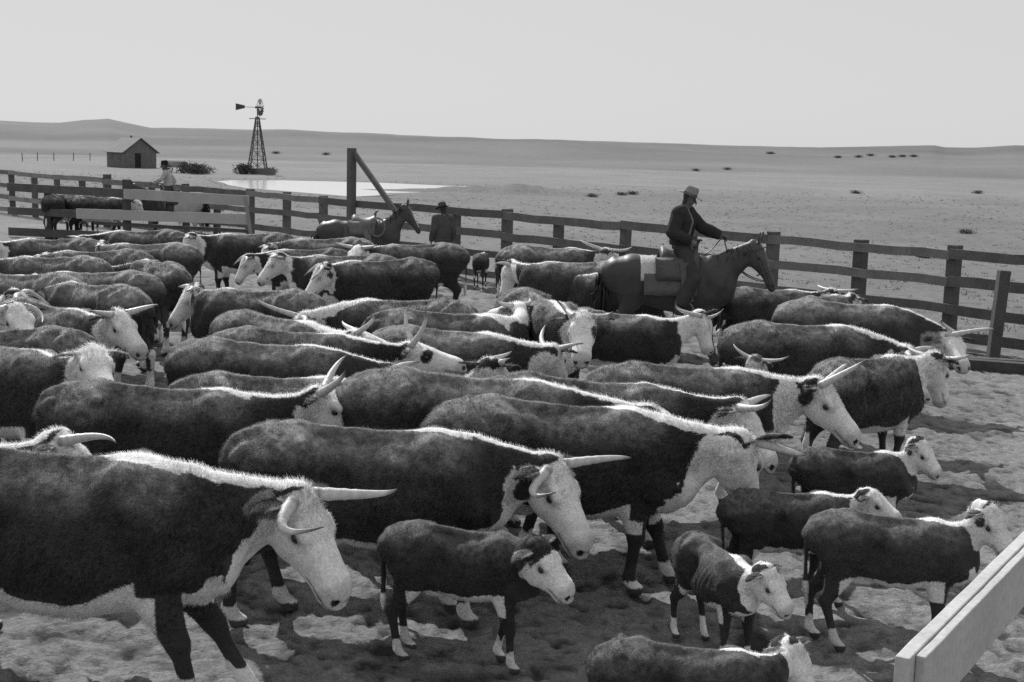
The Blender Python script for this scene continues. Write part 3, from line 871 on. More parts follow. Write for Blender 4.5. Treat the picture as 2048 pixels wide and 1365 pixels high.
def build_partition():
    rnd = random.Random(8)
    a = Vector((-13.9, 40.6, 0)); b = Vector((-7.35, 38.0, 0))      # left (outside the frame) to right end
    root = thing('plank_gate', 'board gate across the left of the corral, two pale new planks nailed on', 'gate', a)
    P = lambda t, z, o=0: ((b - a) * t + Vector((-.35, -.93, 0)) * o + Vector((0, 0, z)))
    def plank(t0, z0, t1, z1, w, tone, o, name, m='wood'):
        mb = MB(); mb.tone = tone; mb.board(P(t0, z0, o), P(t1, z1, o), .05, w, seg=4, jit=.006, rnd=rnd); mb.build(name, MAT[m], root)
    plank(-.2, 1.49, .42, 1.45, .24, .10, .0, 'plank'); plank(-.2, .78, .24, .80, .22, .10, .0, 'plank'); plank(-.2, .16, .30, .20, .24, .09, .0, 'plank'); plank(.24, .55, 1.0, .56, .10, .08, -.05, 'plank')
    plank(.405, 1.44, 1.0, 1.41, .29, .36, .055, 'pale_plank', 'wood_new'); plank(.165, .80, 1.0, .90, .29, .38, .055, 'pale_plank', 'wood_new')
    for t, h, tone in ((.0, 1.5, .07), (.40, 1.85, .08)):
        mb = MB(); mb.tone = tone; mb.box(P(t, h / 2, -.12), (.2, .2, h)); mb.build('post', MAT['wood'], root, bevel=.012)
    mb = MB(); mb.tone = .26; mb.board(P(.985, 1.52, .09), P(1.015, .35, .09), .04, .10, up=(1, 0, 0)); mb.build('batten', MAT['wood_new'], root)

def build_near_boards():
    A = plain_pt(1803, 1316, 1.55); B = plain_pt(2030, 1092, 1.55)
    d = (B - A).normalized(); nrm = Vector((d.y, -d.x, 0))
    root = thing('board_fence', 'pale doubled plank of the near fence slanting across the lower right corner, sunlit on top', 'fence', (A.x, A.y, 0))
    L = (B - A).length + 3.2; rnd = random.Random(2)
    def plank(off, th, top, dep, tone, k0):
        mb = MB(); n = 26; vs = []
        for i in range(n + 1):
            c = d * (k0 + (L - k0) * i / n) + nrm * off; w = rnd.uniform(-.003, .003); mb.tone = 1
            vs += [c + nrm * (-th / 2 + w) + Vector((0, 0, top - dep + rnd.uniform(-.008, .008))), c + nrm * (th / 2 + w) + Vector((0, 0, top - dep + rnd.uniform(-.008, .008))), c + nrm * (th / 2 + w) + Vector((0, 0, top + w)), c + nrm * (-th / 2 + w) + Vector((0, 0, top + w * .5))]
        mb.tone = tone
        mb.add(vs, [(4 * i + j, 4 * i + (j + 1) % 4, 4 * i + 4 + (j + 1) % 4, 4 * i + 4 + j) for i in range(n) for j in range(4)] + [(3, 2, 1, 0), tuple(4 * n + j for j in range(4))])
        mb.build('plank', MAT['wood_new'], root, bevel=.005)
    plank(0, .050, 1.55, .235, .44, 0.0)
    plank(.046, .034, 1.545, .245, .44, .07)
    for k in ((B - A).length + 2.3, (B - A).length + 2.9):
        mb = MB(); mb.tone = .2; c = d * k - nrm * .10; mb.box((c.x, c.y, .72), (.13, .13, 1.5), Matrix.Rotation(math.atan2(d.y, d.x), 3, 'Z')); mb.build('post', MAT['wood'], root, bevel=.01)

# ------------------------------------------------------------------ out on the plain
def build_cabin():
    g = plain_pt(253, 336); rz = math.radians(-47)
    root = thing('cabin', 'small lone gabled wooden cabin out on the plain, left of the windmill', 'cabin', (g.x, g.y + 2.5, PLAIN), rz)
    L, W, H, R = 4.9, 4.7, 2.15, 1.7      # ridge runs along local x
    mb = MB(); mb.tone = .15
    x, y = L / 2, W / 2
    mb.add([(-x, -y, 0), (x, -y, 0), (x, y, 0), (-x, y, 0), (-x, -y, H), (x, -y, H), (x, y, H), (-x, y, H), (-x, 0, H + R), (x, 0, H + R)],
           [(0, 1, 5, 4), (2, 3, 7, 6), (1, 2, 6, 9, 5), (3, 0, 4, 8, 7), (4, 5, 9, 8), (6, 7, 8, 9)])
    mb.build('wall', MAT['wood'], root)
    for sy in (-1, 1):
        mb = MB(); mb.tone = .17; ov = .35; sl = R / y
        a = Vector((0, sy * (y + ov), H - ov * sl + .06)); b = Vector((0, 0, H + R + .06)); n = (b - a).cross(Vector((1, 0, 0))).normalized(); n = n if n.z > 0 else -n
        vs = [Vector((q * (x + .3), 0, 0)) + p + n * k for k in (.0, .08) for p in (a, b) for q in (-1, 1)]
        mb.add(vs, [(0, 1, 3, 2), (4, 6, 7, 5), (0, 4, 5, 1), (2, 3, 7, 6), (0, 2, 6, 4), (1, 5, 7, 3)]); mb.build('roof', MAT['roof'], root)
    mb = MB(); mb.tone = .03; mb.box((x + .012, -.35, .98), (.03, .85, 1.95)); mb.build('door', MAT['wood'], root)
    for px in (-1.2, 1.15):
        f = MB(); f.tone = .2; f.box((px, -y - .02, 1.35), (.85, .05, .95)); o = f.build('window', MAT['wood'], root)
        p = MB(); p.tone = .035; p.box((px, -y - .05, 1.35), (.66, .03, .76)); p.build('pane', MAT['eye'], o)
    mb = MB(); mb.tone = .12; mb.box((-.6, .3, H + R + .1), (.22, .22, .6)); mb.build('stovepipe', MAT['paint'], root)

def build_windmill():
    g = plain_pt(515, 348)
    root = thing('windmill', 'lattice tower windmill with small bladed wheel and tail vane beside the pond', 'windmill', (g.x, g.y, PLAIN), math.radians(20))
    k = 1 / 16.2; H = 7.0; b = 1.15; tp = .16
    mb = MB(); mb.tone = .09
    for sx in (-1, 1):
        for sy in (-1, 1):
            m = MB(); m.tone = .09; m.board((sx * b, sy * b, -.2), (sx * tp, sy * tp, H), .13, .13, up=(0, 1, .01)); m.build('leg', MAT['paint'], root)
    lev = [0.1, 1.7, 3.1, 4.4, 5.5, 6.4]
    w = lambda z: b + (tp - b) * z / H
    br = MB(); br.tone = .10
    for i in range(len(lev) - 1):
        z0, z1 = lev[i], lev[i + 1]
        cs = [(-1, -1), (1, -1), (1, 1), (-1, 1)]
        for j in range(4):
            (ax, ay), (bx, by) = cs[j], cs[(j + 1) % 4]
            br.board((ax * w(z0), ay * w(z0), z0), (bx * w(z1), by * w(z1), z1), .05, .06); br.board((bx * w(z0), by * w(z0), z0), (ax * w(z1), ay * w(z1), z1), .05, .06)
            br.board((ax * w(z1), ay * w(z1), z1), (bx * w(z1), by * w(z1), z1), .05, .07)
    br.build('brace', MAT['paint'], root)
    m = MB(); m.tone = .10; m.box((0, 0, 6.75), (1.9, 1.2, .08)); m.build('platform', MAT['wood'], root)
    m = MB(); m.tone = .07; m.tube([(0, 0, -.2), (0, 0, 8.1)], .06); m.build('pump_rod', MAT['paint'], root)
    ax = Vector((math.cos(math.radians(-32)), math.sin(math.radians(-32)), 0)); sd = Vector((-ax.y, ax.x, 0)); hz = 8.15
    hub = Vector((0, 0, hz)) + ax * .35
    m = MB(); m.tone = .07; m.tube([tuple(hub - ax * .6), tuple(hub + ax * .15)], [.16, .12], 10); m.build('hub', MAT['paint'], root)
    wh = MB(); wh.tone = .11
    for i in range(18):
        a0 = 2 * math.pi * i / 18; a1 = a0 + 2 * math.pi / 18 * .72
        e = lambda a, r, o: tuple(hub + sd * math.cos(a) * r + Vector((0, 0, 1)) * math.sin(a) * r + ax * o)
        wh.add([e(a0, .42, -.04), e(a1, .42, .06), e(a1, 1.06, .13), e(a0, 1.06, -.10)], [(0, 1, 2, 3)])
    o = wh.build('wheel', MAT['paint'], root)
    rim = MB(); rim.tone = .08
    for rr in (.44, .98): rim.tube([tuple(hub + sd * math.cos(a) * rr + Vector((0, 0, 1)) * math.sin(a) * rr) for a in np.linspace(0, 2 * math.pi, 25)], .02, 5)
    for i in range(6):
        a = math.pi * i / 3; rim.tube([tuple(hub), tuple(hub + sd * math.cos(a) * 1.0 + Vector((0, 0, 1)) * math.sin(a) * 1.0)], .02, 5)
    rim.build('rim', MAT['paint'], o)
    # the tail swings to the left of the picture
    R = Matrix.Rotation(math.radians(-20), 3, 'Z'); tl = R @ Vector((-1, .12, 0))
    m = MB(); m.tone = .08; c = Vector((0, 0, hz)); m.tube([tuple(c), tuple(c + tl * 1.7)], .035, 6); m.build('tail_boom', MAT['paint'], root)
    m = MB(); m.tone = .07; u = Vector((0, 0, 1)); p0 = c + tl * 1.6; p1 = c + tl * 2.75; s2 = Vector((-tl.y, tl.x, 0)) * .02
    m.add([tuple(q + s) for s in (s2, -s2) for q in (p0 - u * .14, p1 - u * .42, p1 + u * .42, p0 + u * .20)], [(0, 1, 2, 3), (7, 6, 5, 4), (0, 4, 5, 1), (1, 5, 6, 2), (2, 6, 7, 3), (3, 7, 4, 0)])
    m.build('tail_vane', MAT['paint'], root)
    # stock tank and scrub at the foot
    t = thing('stock_tank', 'low round stock tank at the foot of the windmill', 'tank', (g.x + 1.1, g.y - 2.2, PLAIN))
    m = MB(); m.tone = .13; n = 24
    ring = lambda r, z: [(r * math.cos(2 * math.pi * i / n), r * math.sin(2 * math.pi * i / n), z) for i in range(n)]
    m.add(ring(1.5, 0) + ring(1.5, .7) + ring(1.4, .7) + ring(1.4, .1), [(k * n + i, k * n + (i + 1) % n, (k + 1) * n + (i + 1) % n, (k + 1) * n + i) for k in range(3) for i in range(n)]); m.build('wall', MAT['paint'], t)
    m = MB(); m.tone = .05; m.add(ring(1.41, .55), [tuple(range(n))]); m.build('water', MAT['eye'], t)

def shrub(name, label, x, y, z, w, h, seed, tone=.07, group=None, cat='shrub'):
    r = np.random.default_rng(seed); n = int(260 + 260 * w)
    root = thing(name, label, cat, (x, y, z), 0, group)
    c = r.normal(size=(n, 3)) * np.array((w * .33, w * .3, h * .26)); c[:, 2] = np.abs(c[:, 2] + h * .38)
    c[:, 2] = np.minimum(c[:, 2], h * (.7 + .4 * r.random(n)))
    d = r.normal(size=(n, 3)); d[:, 2] = np.abs(d[:, 2]) + .3; d /= np.linalg.norm(d, axis=1)[:, None]
    s = np.cross(d, r.normal(size=(n, 3))); s /= np.linalg.norm(s, axis=1)[:, None]
    l = h * (.14 + .14 * r.random(n))[:, None]; q = .045 * max(.6, h)
    V = np.stack([c - s * q, c + s * q, c + d * l + s * q * .3, c + d * l - s * q * .3], 1).reshape(-1, 3)
    link('foliage', mesh_np('foliage', V, np.arange(n * 4).reshape(-1, 4), False, np.repeat(tone * (.6 + .8 * r.random(n)), 4)), MAT['scrub'], root)
    m = MB(); m.tone = tone * .8
    for k in range(5):
        a = 2 * math.pi * k / 5 + seed; m.tube([(0, 0, -.05), (math.cos(a) * w * .12, math.sin(a) * w * .12, h * .3), (math.cos(a) * w * .25, math.sin(a) * w * .25, h * .6)], [.04 * h, .03 * h, .012 * h], 5)
    m.build('stem', MAT['scrub'], root)
    return root

def build_scrub():
    LB = ['bushy dark scrub crowding the left foot of the windmill', 'dark scrub bush at the right foot of the windmill', 'broad dark bush on the plain just right of the mounted man in a white shirt',
          'dark low bush in the middle of the scrub between cabin and windmill', 'rightmost dark bush of the scrub between cabin and windmill']
    for i, (px, py, w, h) in enumerate([(488, 349, 1.6, 1.6), (541, 349, 1.2, 1.0), (378, 347, 1.9, 1.5), (394, 349, 1.6, 1.5), (405, 348, 2.0, 1.1)]):
        g = plain_pt(px, py); shrub('bush', LB[i], g.x, g.y, PLAIN, w, h * .85, i + 3, .085, 'scrub bushes out on the plain')
    rnd = random.Random(6)
    spots = [(1185, 395, 'lone small grass clump left of the pair on the pasture beyond the fence'), (1243, 392, 'larger of the two neighbouring clumps on the pasture beyond the fence'), (1265, 390, 'smaller right-hand one of two neighbouring clumps on the pasture'), (1712, 388, 'flat dry clump on the pasture above the second post from the right'), (1955, 388, 'dark clump on the pasture above the rightmost tall post'), (1932, 468, 'small dark clump close behind the rightmost tall post'), (1851, 517, 'tiny dark clump seen between the top rails left of the rightmost tall post'),
             (1392, 343, 'dark dot of brush at the foot of the far slope, left one of a pair'), (1455, 341, 'dark dot of brush at the foot of the far slope, right one of a pair'), (652, 311, 'single dark bush on the far slope right of the windmill'), (552, 309, 'single dark bush on the far slope close to the windmill'), (1541, 309, 'lone bush on the far slope, left of the bushy knoll at right'), (1717, 316, 'larger leftmost bush of the knoll on the far slope at right'), (1741, 313, 'second bush from the left on the knoll of the far slope'), (1785, 316, 'left bush of the close trio on the knoll of the far slope'), (1805, 315, 'middle bush of the close trio on the knoll of the far slope'), (1827, 315, 'right bush of the close trio on the knoll of the far slope'), (1676, 317, 'small bush left of the knoll on the far slope')]
    for i, (px, py, lb) in enumerate(spots):
        z = PLAIN if py < 420 else -.4
        for _ in range(40):
            g = plain_pt(px, py, z); z = z * .5 + .5 * gz(g.x, g.y) if g.y < 250 else z
            if py < 350: break
        if py < 350:      # on the far slope: walk out along the sight line until it meets the ground
            a_ = plain_pt(px, py, EYE - 1.0); q = Vector((a_.x, a_.y, -1.0)) / a_.y
            for yy in range(150, 720, 3):
                if EYE + q.z * yy <= gz(q.x * yy, yy): break
            g = Vector((q.x * yy, yy, 0)); z = gz(g.x, g.y)
        z = gz(g.x, g.y); far = g.y
        shrub('grass_clump', lb, g.x, g.y, z, .35 + far * .0035, .16 + far * .0016, 40 + i, .10, 'dry clumps on the pasture', 'grass clump')
    # dry tufts all over the pasture behind the fence: uncountable
    r = np.random.default_rng(12); Vs = []; To = []
    n = 3600
    t = r.random(n); yy = 24 + 130 * t ** 1.7; xx = (r.random(n) - .5) * yy * .86
    keep = beyond(xx, yy) > 1.0
    xx, yy = xx[keep], yy[keep]
    pond = in_poly(xx, yy, [tuple(plain_pt(a, b).xy) for a, b in POND]); xx, yy = xx[~pond], yy[~pond]
    zz = ground_z(xx, yy)
    for x, y, z in zip(xx, yy, zz):
        k = 7; a = r.random(k) * 6.28; l = (.02 + .04 * r.random(k)) * (1 + y / 160)
        b = np.stack([x + .07 * r.normal(size=k), y + .07 * r.normal(size=k), np.full(k, z - .01)], 1)
        s = np.stack([np.cos(a), np.sin(a), 0 * a], 1) * .012 * (1 + y / 60)
        tip = b + np.stack([np.cos(a + 1) * l * .6, np.sin(a + 1) * l * .6, l], 1)
        Vs.append(np.stack([b - s, b + s, tip], 1).reshape(-1, 3)); To.append(np.repeat(.22 + .10 * r.random(k), 3))
    V = np.concatenate(Vs); o = link('dry_grass', mesh_np('dry_grass', V, np.arange(len(V)).reshape(-1, 3), False, np.concatenate(To)), MAT['scrub'])
    tag(o, 'short dry grass tufts scattered over the open pasture', 'grass', None, 'stuff')

def build_wagon():
    g = plain_pt(352, 346)
    t = thing('farm_wagon', 'pale farm wagon standing by the scrub behind the mounted man', 'wagon', (g.x, g.y, PLAIN), math.radians(15))
    m = MB(); m.tone = .30; m.box((0, 0, 1.0), (2.6, 1.3, .7)); m.build('box', MAT['wood'], t)
    m = MB(); m.tone = .55; m.box((0, 0, 1.42), (2.3, 1.1, .2), taper=.8); m.build('load', MAT['cloth'], t)
    for sx in (-.85, .85):
        for sy in (-.75, .75):
            m = MB(); m.tone = .07
            m.tube([(sx + .45 * math.cos(a), sy, .45 + .45 * math.sin(a)) for a in np.linspace(0, 2 * math.pi, 17)], .045, 6)
            for a in np.linspace(0, 2 * math.pi, 9)[:-1]: m.tube([(sx, sy, .45), (sx + .43 * math.cos(a), sy, .45 + .43 * math.sin(a))], .02, 4)
            m.build('wheel', MAT['wood'], t)
    m = MB(); m.tone = .1; m.tube([(1.2, 0, .6), (3.2, .1, .3)], .04, 6); m.build('shaft', MAT['wood'], t)

def build_wire_fence():
    root = None; rnd = random.Random(3)
    g0 = plain_pt(75, 322)
    root = thing('wire_fence', 'thin wire fence on slim stakes on the plain left of the cabin', 'fence', (g0.x, g0.y, PLAIN))
    pts = [plain_pt(px, py) for px, py in ((45, 323), (75, 322), (108, 322), (147, 322), (180, 322), (130, 331))]
    for p in pts[:5]:
        m = MB(); m.tone = .08; q = p - g0; m.tube([(q.x, q.y, -.2), (q.x + rnd.uniform(-.1, .1), q.y, 1.25)], .06, 6); m.build('stake', MAT['wood'], root)
    for h in (.5, 1.05):
        m = MB(); m.tone = .15; m.tube([(p.x - g0.x, p.y - g0.y, h) for p in pts[:5]], .012, 4); m.build('wire', MAT['paint'], root)

# ------------------------------------------------------------------ horses
def horse_tubes(P):
    s = P['s']; T = []
    tt = np.array([(-.90, .06, 1.32, 1.08, .5), (-.87, .15, 1.38, .98, .55), (-.78, .22, 1.44, .90, .6), (-.58, .265, 1.49, .86, .6), (-.38, .27, 1.47, .80, .52), (-.15, .285, 1.41, .74, .46), (.08, .285, 1.40, .69, .45),
                   (.28, .26, 1.46, .67, .47), (.42, .22, 1.505, .68, .48), (.56, .20, 1.44, .72, .45), (.66, .17, 1.32, .78, .42), (.73, .10, 1.18, .86, .45), (.76, .04, 1.08, .95, .5)])
    zc = tt[:, 3] + (tt[:, 2] - tt[:, 3]) * tt[:, 4]
    T.append(Tube(np.stack([tt[:, 0], tt[:, 0] * 0, zc], 1) * s, tt[:, 1] * s, (tt[:, 2] - zc) * s, (zc - tt[:, 3]) * s, n=2.1, k=.03 * s))
    HF = head_frame(P); poll = np.array(P['poll'], float)
    H = lambda x, y, z: poll + 1.1 * s * (HF[0] * x + HF[1] * y + HF[2] * z)
    end = H(.03, 0, -.10); n0 = np.array((.48, 0, 1.18)) * s
    nk = bez(n0, n0 + np.array((.17, 0, .20)) * s, end, 7); q = np.linspace(0, 1, 7)
    T.append(Tube(nk, (.145 - .065 * q) * s, (.235 - .125 * q) * s, (.34 - .20 * q) * s, k=.08 * s))
    ht = np.array([(-.03, .05, -.03, -.13), (.02, .075, .0, -.19), (.08, .085, .012, -.225), (.15, .088, .012, -.235), (.22, .082, .004, -.22), (.30, .065, -.008, -.18), (.38, .054, -.016, -.15), (.46, .050, -.02, -.135), (.53, .053, -.022, -.138), (.575, .048, -.035, -.132), (.595, .03, -.06, -.11)])
    z2 = ht[:, 3] + (ht[:, 2] - ht[:, 3]) * .58
    T.append(Tube([H(x, 0, z) for x, z in zip(ht[:, 0], z2)], ht[:, 1] * 1.12 * s, (ht[:, 2] - z2) * 1.1 * s, (z2 - ht[:, 3]) * 1.1 * s, up=HF[2], n=2.3, k=.03 * s))
    for y in (-1, 1):
        T.append(Tube([H(.16, y * .076, -.045), H(.21, y * .07, -.05)], .02 * s, .018 * s, up=HF[2], k=.02 * s))
        T.append(Tube([H(.555, y * .035, -.05), H(.575, y * .03, -.065)], .012 * s, .012 * s, k=.01, carve=True))
        a = H(.0, y * .05, -.01); c = H(-.02, y * .075, .17)
        c = a + s * (np.array((.02, 0, .15)) + HF[1] * y * .03)
        T.append(Tube(bez(a, (a + c) / 2 + HF[1] * y * .02 * s, c, 5), np.array([.028, .038, .036, .026, .010]) * s, .017 * s, up=(1, -.5, 0), k=.015 * s, cap=.01))
    legs = P.get('legs', ((.0, 0), (.05, 0), (.1, 0), (-.08, 0)))
    def tb(pts, w, hu, k=.04, up=(1, 0, .01)):
        T.append(Tube(np.array(pts, float) * s, np.array(w) * s, np.array(hu) * s, up=up, k=k * s))
    mid = lambda a, b, q: tuple(np.array(a) * (1 - q) + np.array(b) * q)
    for i, y in enumerate((1, -1)):
        st, lf = legs[i]; yy = y * .135
        el = (.44, yy, .92); kn = (.47 + st * .5, yy, .50 + lf * .3); ft = (.47 + st, yy, .15 + lf); hf = (.52 + st - lf * .3, yy, .04 + lf * .8)
        w = np.array([.085, .07, .052, .05, .034, .033, .042, .036, .055])
        tb([el, mid(el, kn, .45), mid(el, kn, .85), kn, mid(kn, ft, .25), mid(kn, ft, .7), ft, mid(ft, hf, .5), hf], w * .9, w * np.array([1.5, 1.25, 1.05, 1.08, 1, 1, 1.05, 1, 1.1]))
        tb([(.36, y * .12, 1.32), (.55, y * .15, 1.12), (.48, y * .14, .95)], [.07, .08, .08], [.1, .11, .1], k=.08)
    for i, y in enumerate((1, -1)):
        st, lf = legs[2 + i]; yy = y * .145
        hk = (-.80 + st * .6, yy, .57 + lf * .4); ft = (-.76 + st, yy, .16 + lf); hf = (-.70 + st, yy, .04 + lf * .8)
        tb([(-.62, yy * .85, 1.22), (-.58, yy, 1.0), (-.60, yy, .84), (-.68 + st * .25, yy, .69), hk], np.array([.12, .125, .095, .058, .042]), np.array([.23, .21, .15, .08, .058]), k=.06)
        w = np.array([.046, .042, .036, .036, .044, .038, .056])
        tb([hk, mid(hk, ft, .2), mid(hk, ft, .5), mid(hk, ft, .8), ft, mid(ft, hf, .5), hf], w * .9, w * np.array([1.3, 1.15, 1, 1, 1.05, 1, 1.1]), k=.03)
    tb([(-.84, 0, 1.40), (-.92, 0, 1.34), (-.98, 0, 1.20)], [.05, .045, .035], [.05, .045, .035], k=.03, up=(0, 1, .01))
    return T, HF, poll, nk, H

def make_horse(P, name, label, h, group=None, bridle=True):
    s = P['s']; T, HF, poll, nk, H = horse_tubes(P)
    V, Q = grow(T, h, zmin=0.0); V = relax(V, Q, 1, .5)
    n = fbm(V, 4, 3, P['seed'])
    hl = (V - poll) @ HF.T / s
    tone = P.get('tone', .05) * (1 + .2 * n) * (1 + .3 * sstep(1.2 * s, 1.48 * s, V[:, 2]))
    if P.get('blaze'):
        tone = np.where((np.abs(hl[:, 1]) < .035 + .01 * n) & (hl[:, 0] > .06) & (hl[:, 0] < .55) & (hl[:, 2] > -.07), .45, tone)
    tone = np.where(V[:, 2] < .08, .04, tone)
    if P.get('pale_rump'): tone = np.where(V[:, 0] + .15 * n < -.2 * s, .38, tone)
    root = thing(name, label, 'horse', (P['x'], P['y'], 0), P['rz'], group)
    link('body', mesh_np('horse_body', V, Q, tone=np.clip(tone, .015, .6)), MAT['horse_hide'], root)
    # mane and tail: locks of hair
    r = np.random.default_rng(P['seed'])
    def locks(name, base, nrm, drop, L, n, tone, w=.012):
        vs = []; fs = []; m = MB(); m.tone = tone
        for k in range(n):
            i = r.integers(0, len(base) - 1); q = r.random(); p = base[i] * (1 - q) + base[i + 1] * q + r.normal(size=3) * .012
            d = nrm * .35 + r.normal(size=3) * .25; sd = np.cross(drop, r.normal(size=3)); sd = sd / np.linalg.norm(sd) * w * (.6 + r.random())
            l = L * (.6 + .6 * r.random()); p1 = p + d * l * .35 + drop * l * .25; p2 = p1 + drop * l * .6 + r.normal(size=3) * .03
            m.tone = tone * (.6 + .8 * r.random())
            m.add([p - sd, p + sd, p1 + sd, p2, p1 - sd], [(0, 1, 2, 4), (4, 2, 3)])
        m.build(name, MAT['scrub'], root)
    q = np.linspace(0, 1, 7); tang = np.gradient(nk, axis=0); upv = []
    for i in range(7):
        t_ = unit(tang[i]); sd = unit(np.cross((0, 0, 1.), t_)); upv.append(np.cross(t_, sd))
    crest = [nk[i] + upv[i] * (.215 - .125 * q[i]) * s for i in range(7)]
    side = np.array((0, P.get('mane_side', -1) * .6, -.8))
    locks('mane', crest[1:] , np.array((0, 0, .5)), side, .20 * s, 240, .035)
    locks('tail', [np.array((-.90, 0, 1.36)) * s, np.array((-.97, 0, 1.22)) * s, np.array((-1.0, 0, 1.0)) * s, np.array((-1.0, .02, .8)) * s], np.array((-.3, 0, 0)), np.array((-.04, 0, -1.)), .55 * s, 220, .03, .016)
    for y in (-1, 1):
        m = MB(); m.tone = .015; m.ball(H(.175, y * .084, -.062), .021 * s, 8, 6); m.build('eye', MAT['eye'], root, smooth=True)
    if bridle:
        m = MB(); m.tone = .07
        ring = lambda x, k, w: [tuple(H(x + k * math.sin(a) * .0, math.cos(a) * w[0], -.10 + math.sin(a) * w[1])) for a in np.linspace(0, 2 * math.pi, 17)]
        m.tube(ring(.36, 0, (.068, .098)), .011 * s, 5)
        m.tube([tuple(H(.055 + .02 * math.sin(a), math.cos(a) * .093, -.10 + math.sin(a) * .135)) for a in np.linspace(0, 2 * math.pi, 17)], .011 * s, 5)
        for y in (-1, 1): m.tube([tuple(H(.06, y * .094, -.08)), tuple(H(.36, y * .070, -.09)), tuple(H(.50, y * .058, -.10))], .010 * s, 5)
        m.build('bridle', MAT['leather'], root)
    return root, H, HF

def saddle(name, label, loc, rz, s, tone=.075):
    t = thing(name, label, 'saddle', loc, rz)
    # seat: a curved saddle shell over the back, origin on the horse's spine at the saddle
    m = MB(); m.tone = tone; n = 13; vs = []; prof = [(-.27, .09, .17), (-.235, .125, .185), (-.18, .085, .20), (-.05, .045, .17), (.10, .055, .16), (.20, .10, .15), (.24, .12, .12)]
    for x, z, w in prof:
        for j in range(n):
            a = math.pi * (j / (n - 1) - .5); vs.append((x * s, math.sin(a) * w * 1.25 * s, (z - (1 - math.cos(a)) * .20) * s))
    m.add(vs, [(i * n + j, i * n + j + 1, (i + 1) * n + j + 1, (i + 1) * n + j) for i in range(len(prof) - 1) for j in range(n - 1)]); o = m.build('seat', MAT['leather'], t, smooth=True)
    so = o.modifiers.new('thick', 'SOLIDIFY'); so.thickness = .03
    m = MB(); m.tone = tone * .9; m.tube([(.21 * s, 0, .08 * s), (.235 * s, 0, .19 * s), (.26 * s, 0, .225 * s)], [.04 * s, .026 * s, .022 * s], 8); m.ball((.265 * s, 0, .235 * s), (.045 * s, .045 * s, .018 * s)); m.build('horn', MAT['leather'], t, smooth=True)
    for y in (-1, 1):
        m = MB(); m.tone = tone; vs = []
        for i in range(5):
            a = i / 4; r_ = .235 + .07 * math.sin(a * 1.6); zz = .0 - a * .30
            for x in (-.36 + .03 * a, -.1, .12, .24 - .02 * a): vs.append((x * s, y * r_ * s, zz * s))
        m.add(vs, [(i * 4 + j, i * 4 + j + 1, i * 4 + j + 5, i * 4 + j + 4) for i in range(4) for j in range(3)]); o = m.build('skirt', MAT['leather'], t, smooth=True)
        so = o.modifiers.new('thick', 'SOLIDIFY'); so.thickness = .02
        m = MB(); m.tone = tone * 1.1; m.board((.05 * s, y * .30 * s, -.05 * s), (.10 * s, y * .36 * s, -.58 * s), .02, .15 * s, up=(1, 0, 0)); m.build('fender', MAT['leather'], t)
        m = MB(); m.tone = .2; m.tube([(.10 * s + .07 * s * math.cos(a), y * .37 * s, -.68 * s + .085 * s * math.sin(a)) for a in np.linspace(-.4, math.pi + .4, 11)] , .014 * s, 6); m.board((.03 * s, y * .37 * s, -.73 * s), (.17 * s, y * .37 * s, -.73 * s), .12 * s, .02 * s); m.build('stirrup', MAT['wood'], t)
    return t

def blanket(name, label, loc, rz, s, tone, x0=-.42, x1=.28, drop=.34, r=.262, stripe=None):
    m = MB(); n = 17; vs = []; m.tone = tone
    for i in range(9):
        x = x0 + (x1 - x0) * i / 8
        for j in range(n):
            u = (j / (n - 1) - .5) * 2; a = u * (math.pi / 2 + drop / r * .62)
            if abs(a) <= math.pi / 2: y = math.sin(a) * r * 1.07; z = -(1 - math.cos(a)) * r * .95
            else: y = math.copysign(r * 1.07 + .02 * (abs(a) - 1.57), a); z = -r * .95 - (abs(a) - math.pi / 2) * r
            vs.append((x * s, y * s, (z + .006 * math.sin(i * 2.1 + j)) * s))
    m.add(vs, [(i * n + j, i * n + j + 1, (i + 1) * n + j + 1, (i + 1) * n + j) for i in range(8) for j in range(n - 1)])
    o = m.build(name, MAT['cloth'], None, smooth=True); o.location = loc; o.rotation_euler = (0, 0, rz)
    so = o.modifiers.new('thick', 'SOLIDIFY'); so.thickness = .025; so.offset = 1
    return tag(o, label, 'blanket')

# ------------------------------------------------------------------ people
def hat_mesh(tone, crown_h=.13, brim=.075, curl=.03, hw=.088, hl=.104, dent=.02):
    m = MB(); m.tone = tone; n = 28
    prof = [(1.0, .0), (1.0, .02), (.99, crown_h * .5), (.94, crown_h * .8), (.84, crown_h * .97), (.6, crown_h), (.3, crown_h - dent * .6), (.0, crown_h - dent)]
    vs = []; fs = []
    br = [(1.0 + (brim / .095) * k, 0.004 + 0.0 * k) for k in (1.0, .66, .33)]
    for r_, z in br + prof:
        for j in range(n):
            a = 2 * math.pi * j / n; side = abs(math.sin(a)); q = max(0, r_ - 1) / (brim / .095)
            zz = z + curl * q * q * (side ** 2 * 1.4 - .55)
            if r_ < .9: zz -= dent * .5 * (1 if abs(math.sin(a)) < .35 else 0)
            vs.append((math.cos(a) * hl * (r_ if r_ <= 1 else 1 + (r_ - 1) * .92), math.sin(a) * hw * r_, zz))
    k = len(br) + len(prof)
    fs = [(i * n + j, i * n + (j + 1) % n, (i + 1) * n + (j + 1) % n, (i + 1) * n + j) for i in range(k - 1) for j in range(n)]
    m.add(vs, fs)
    return m

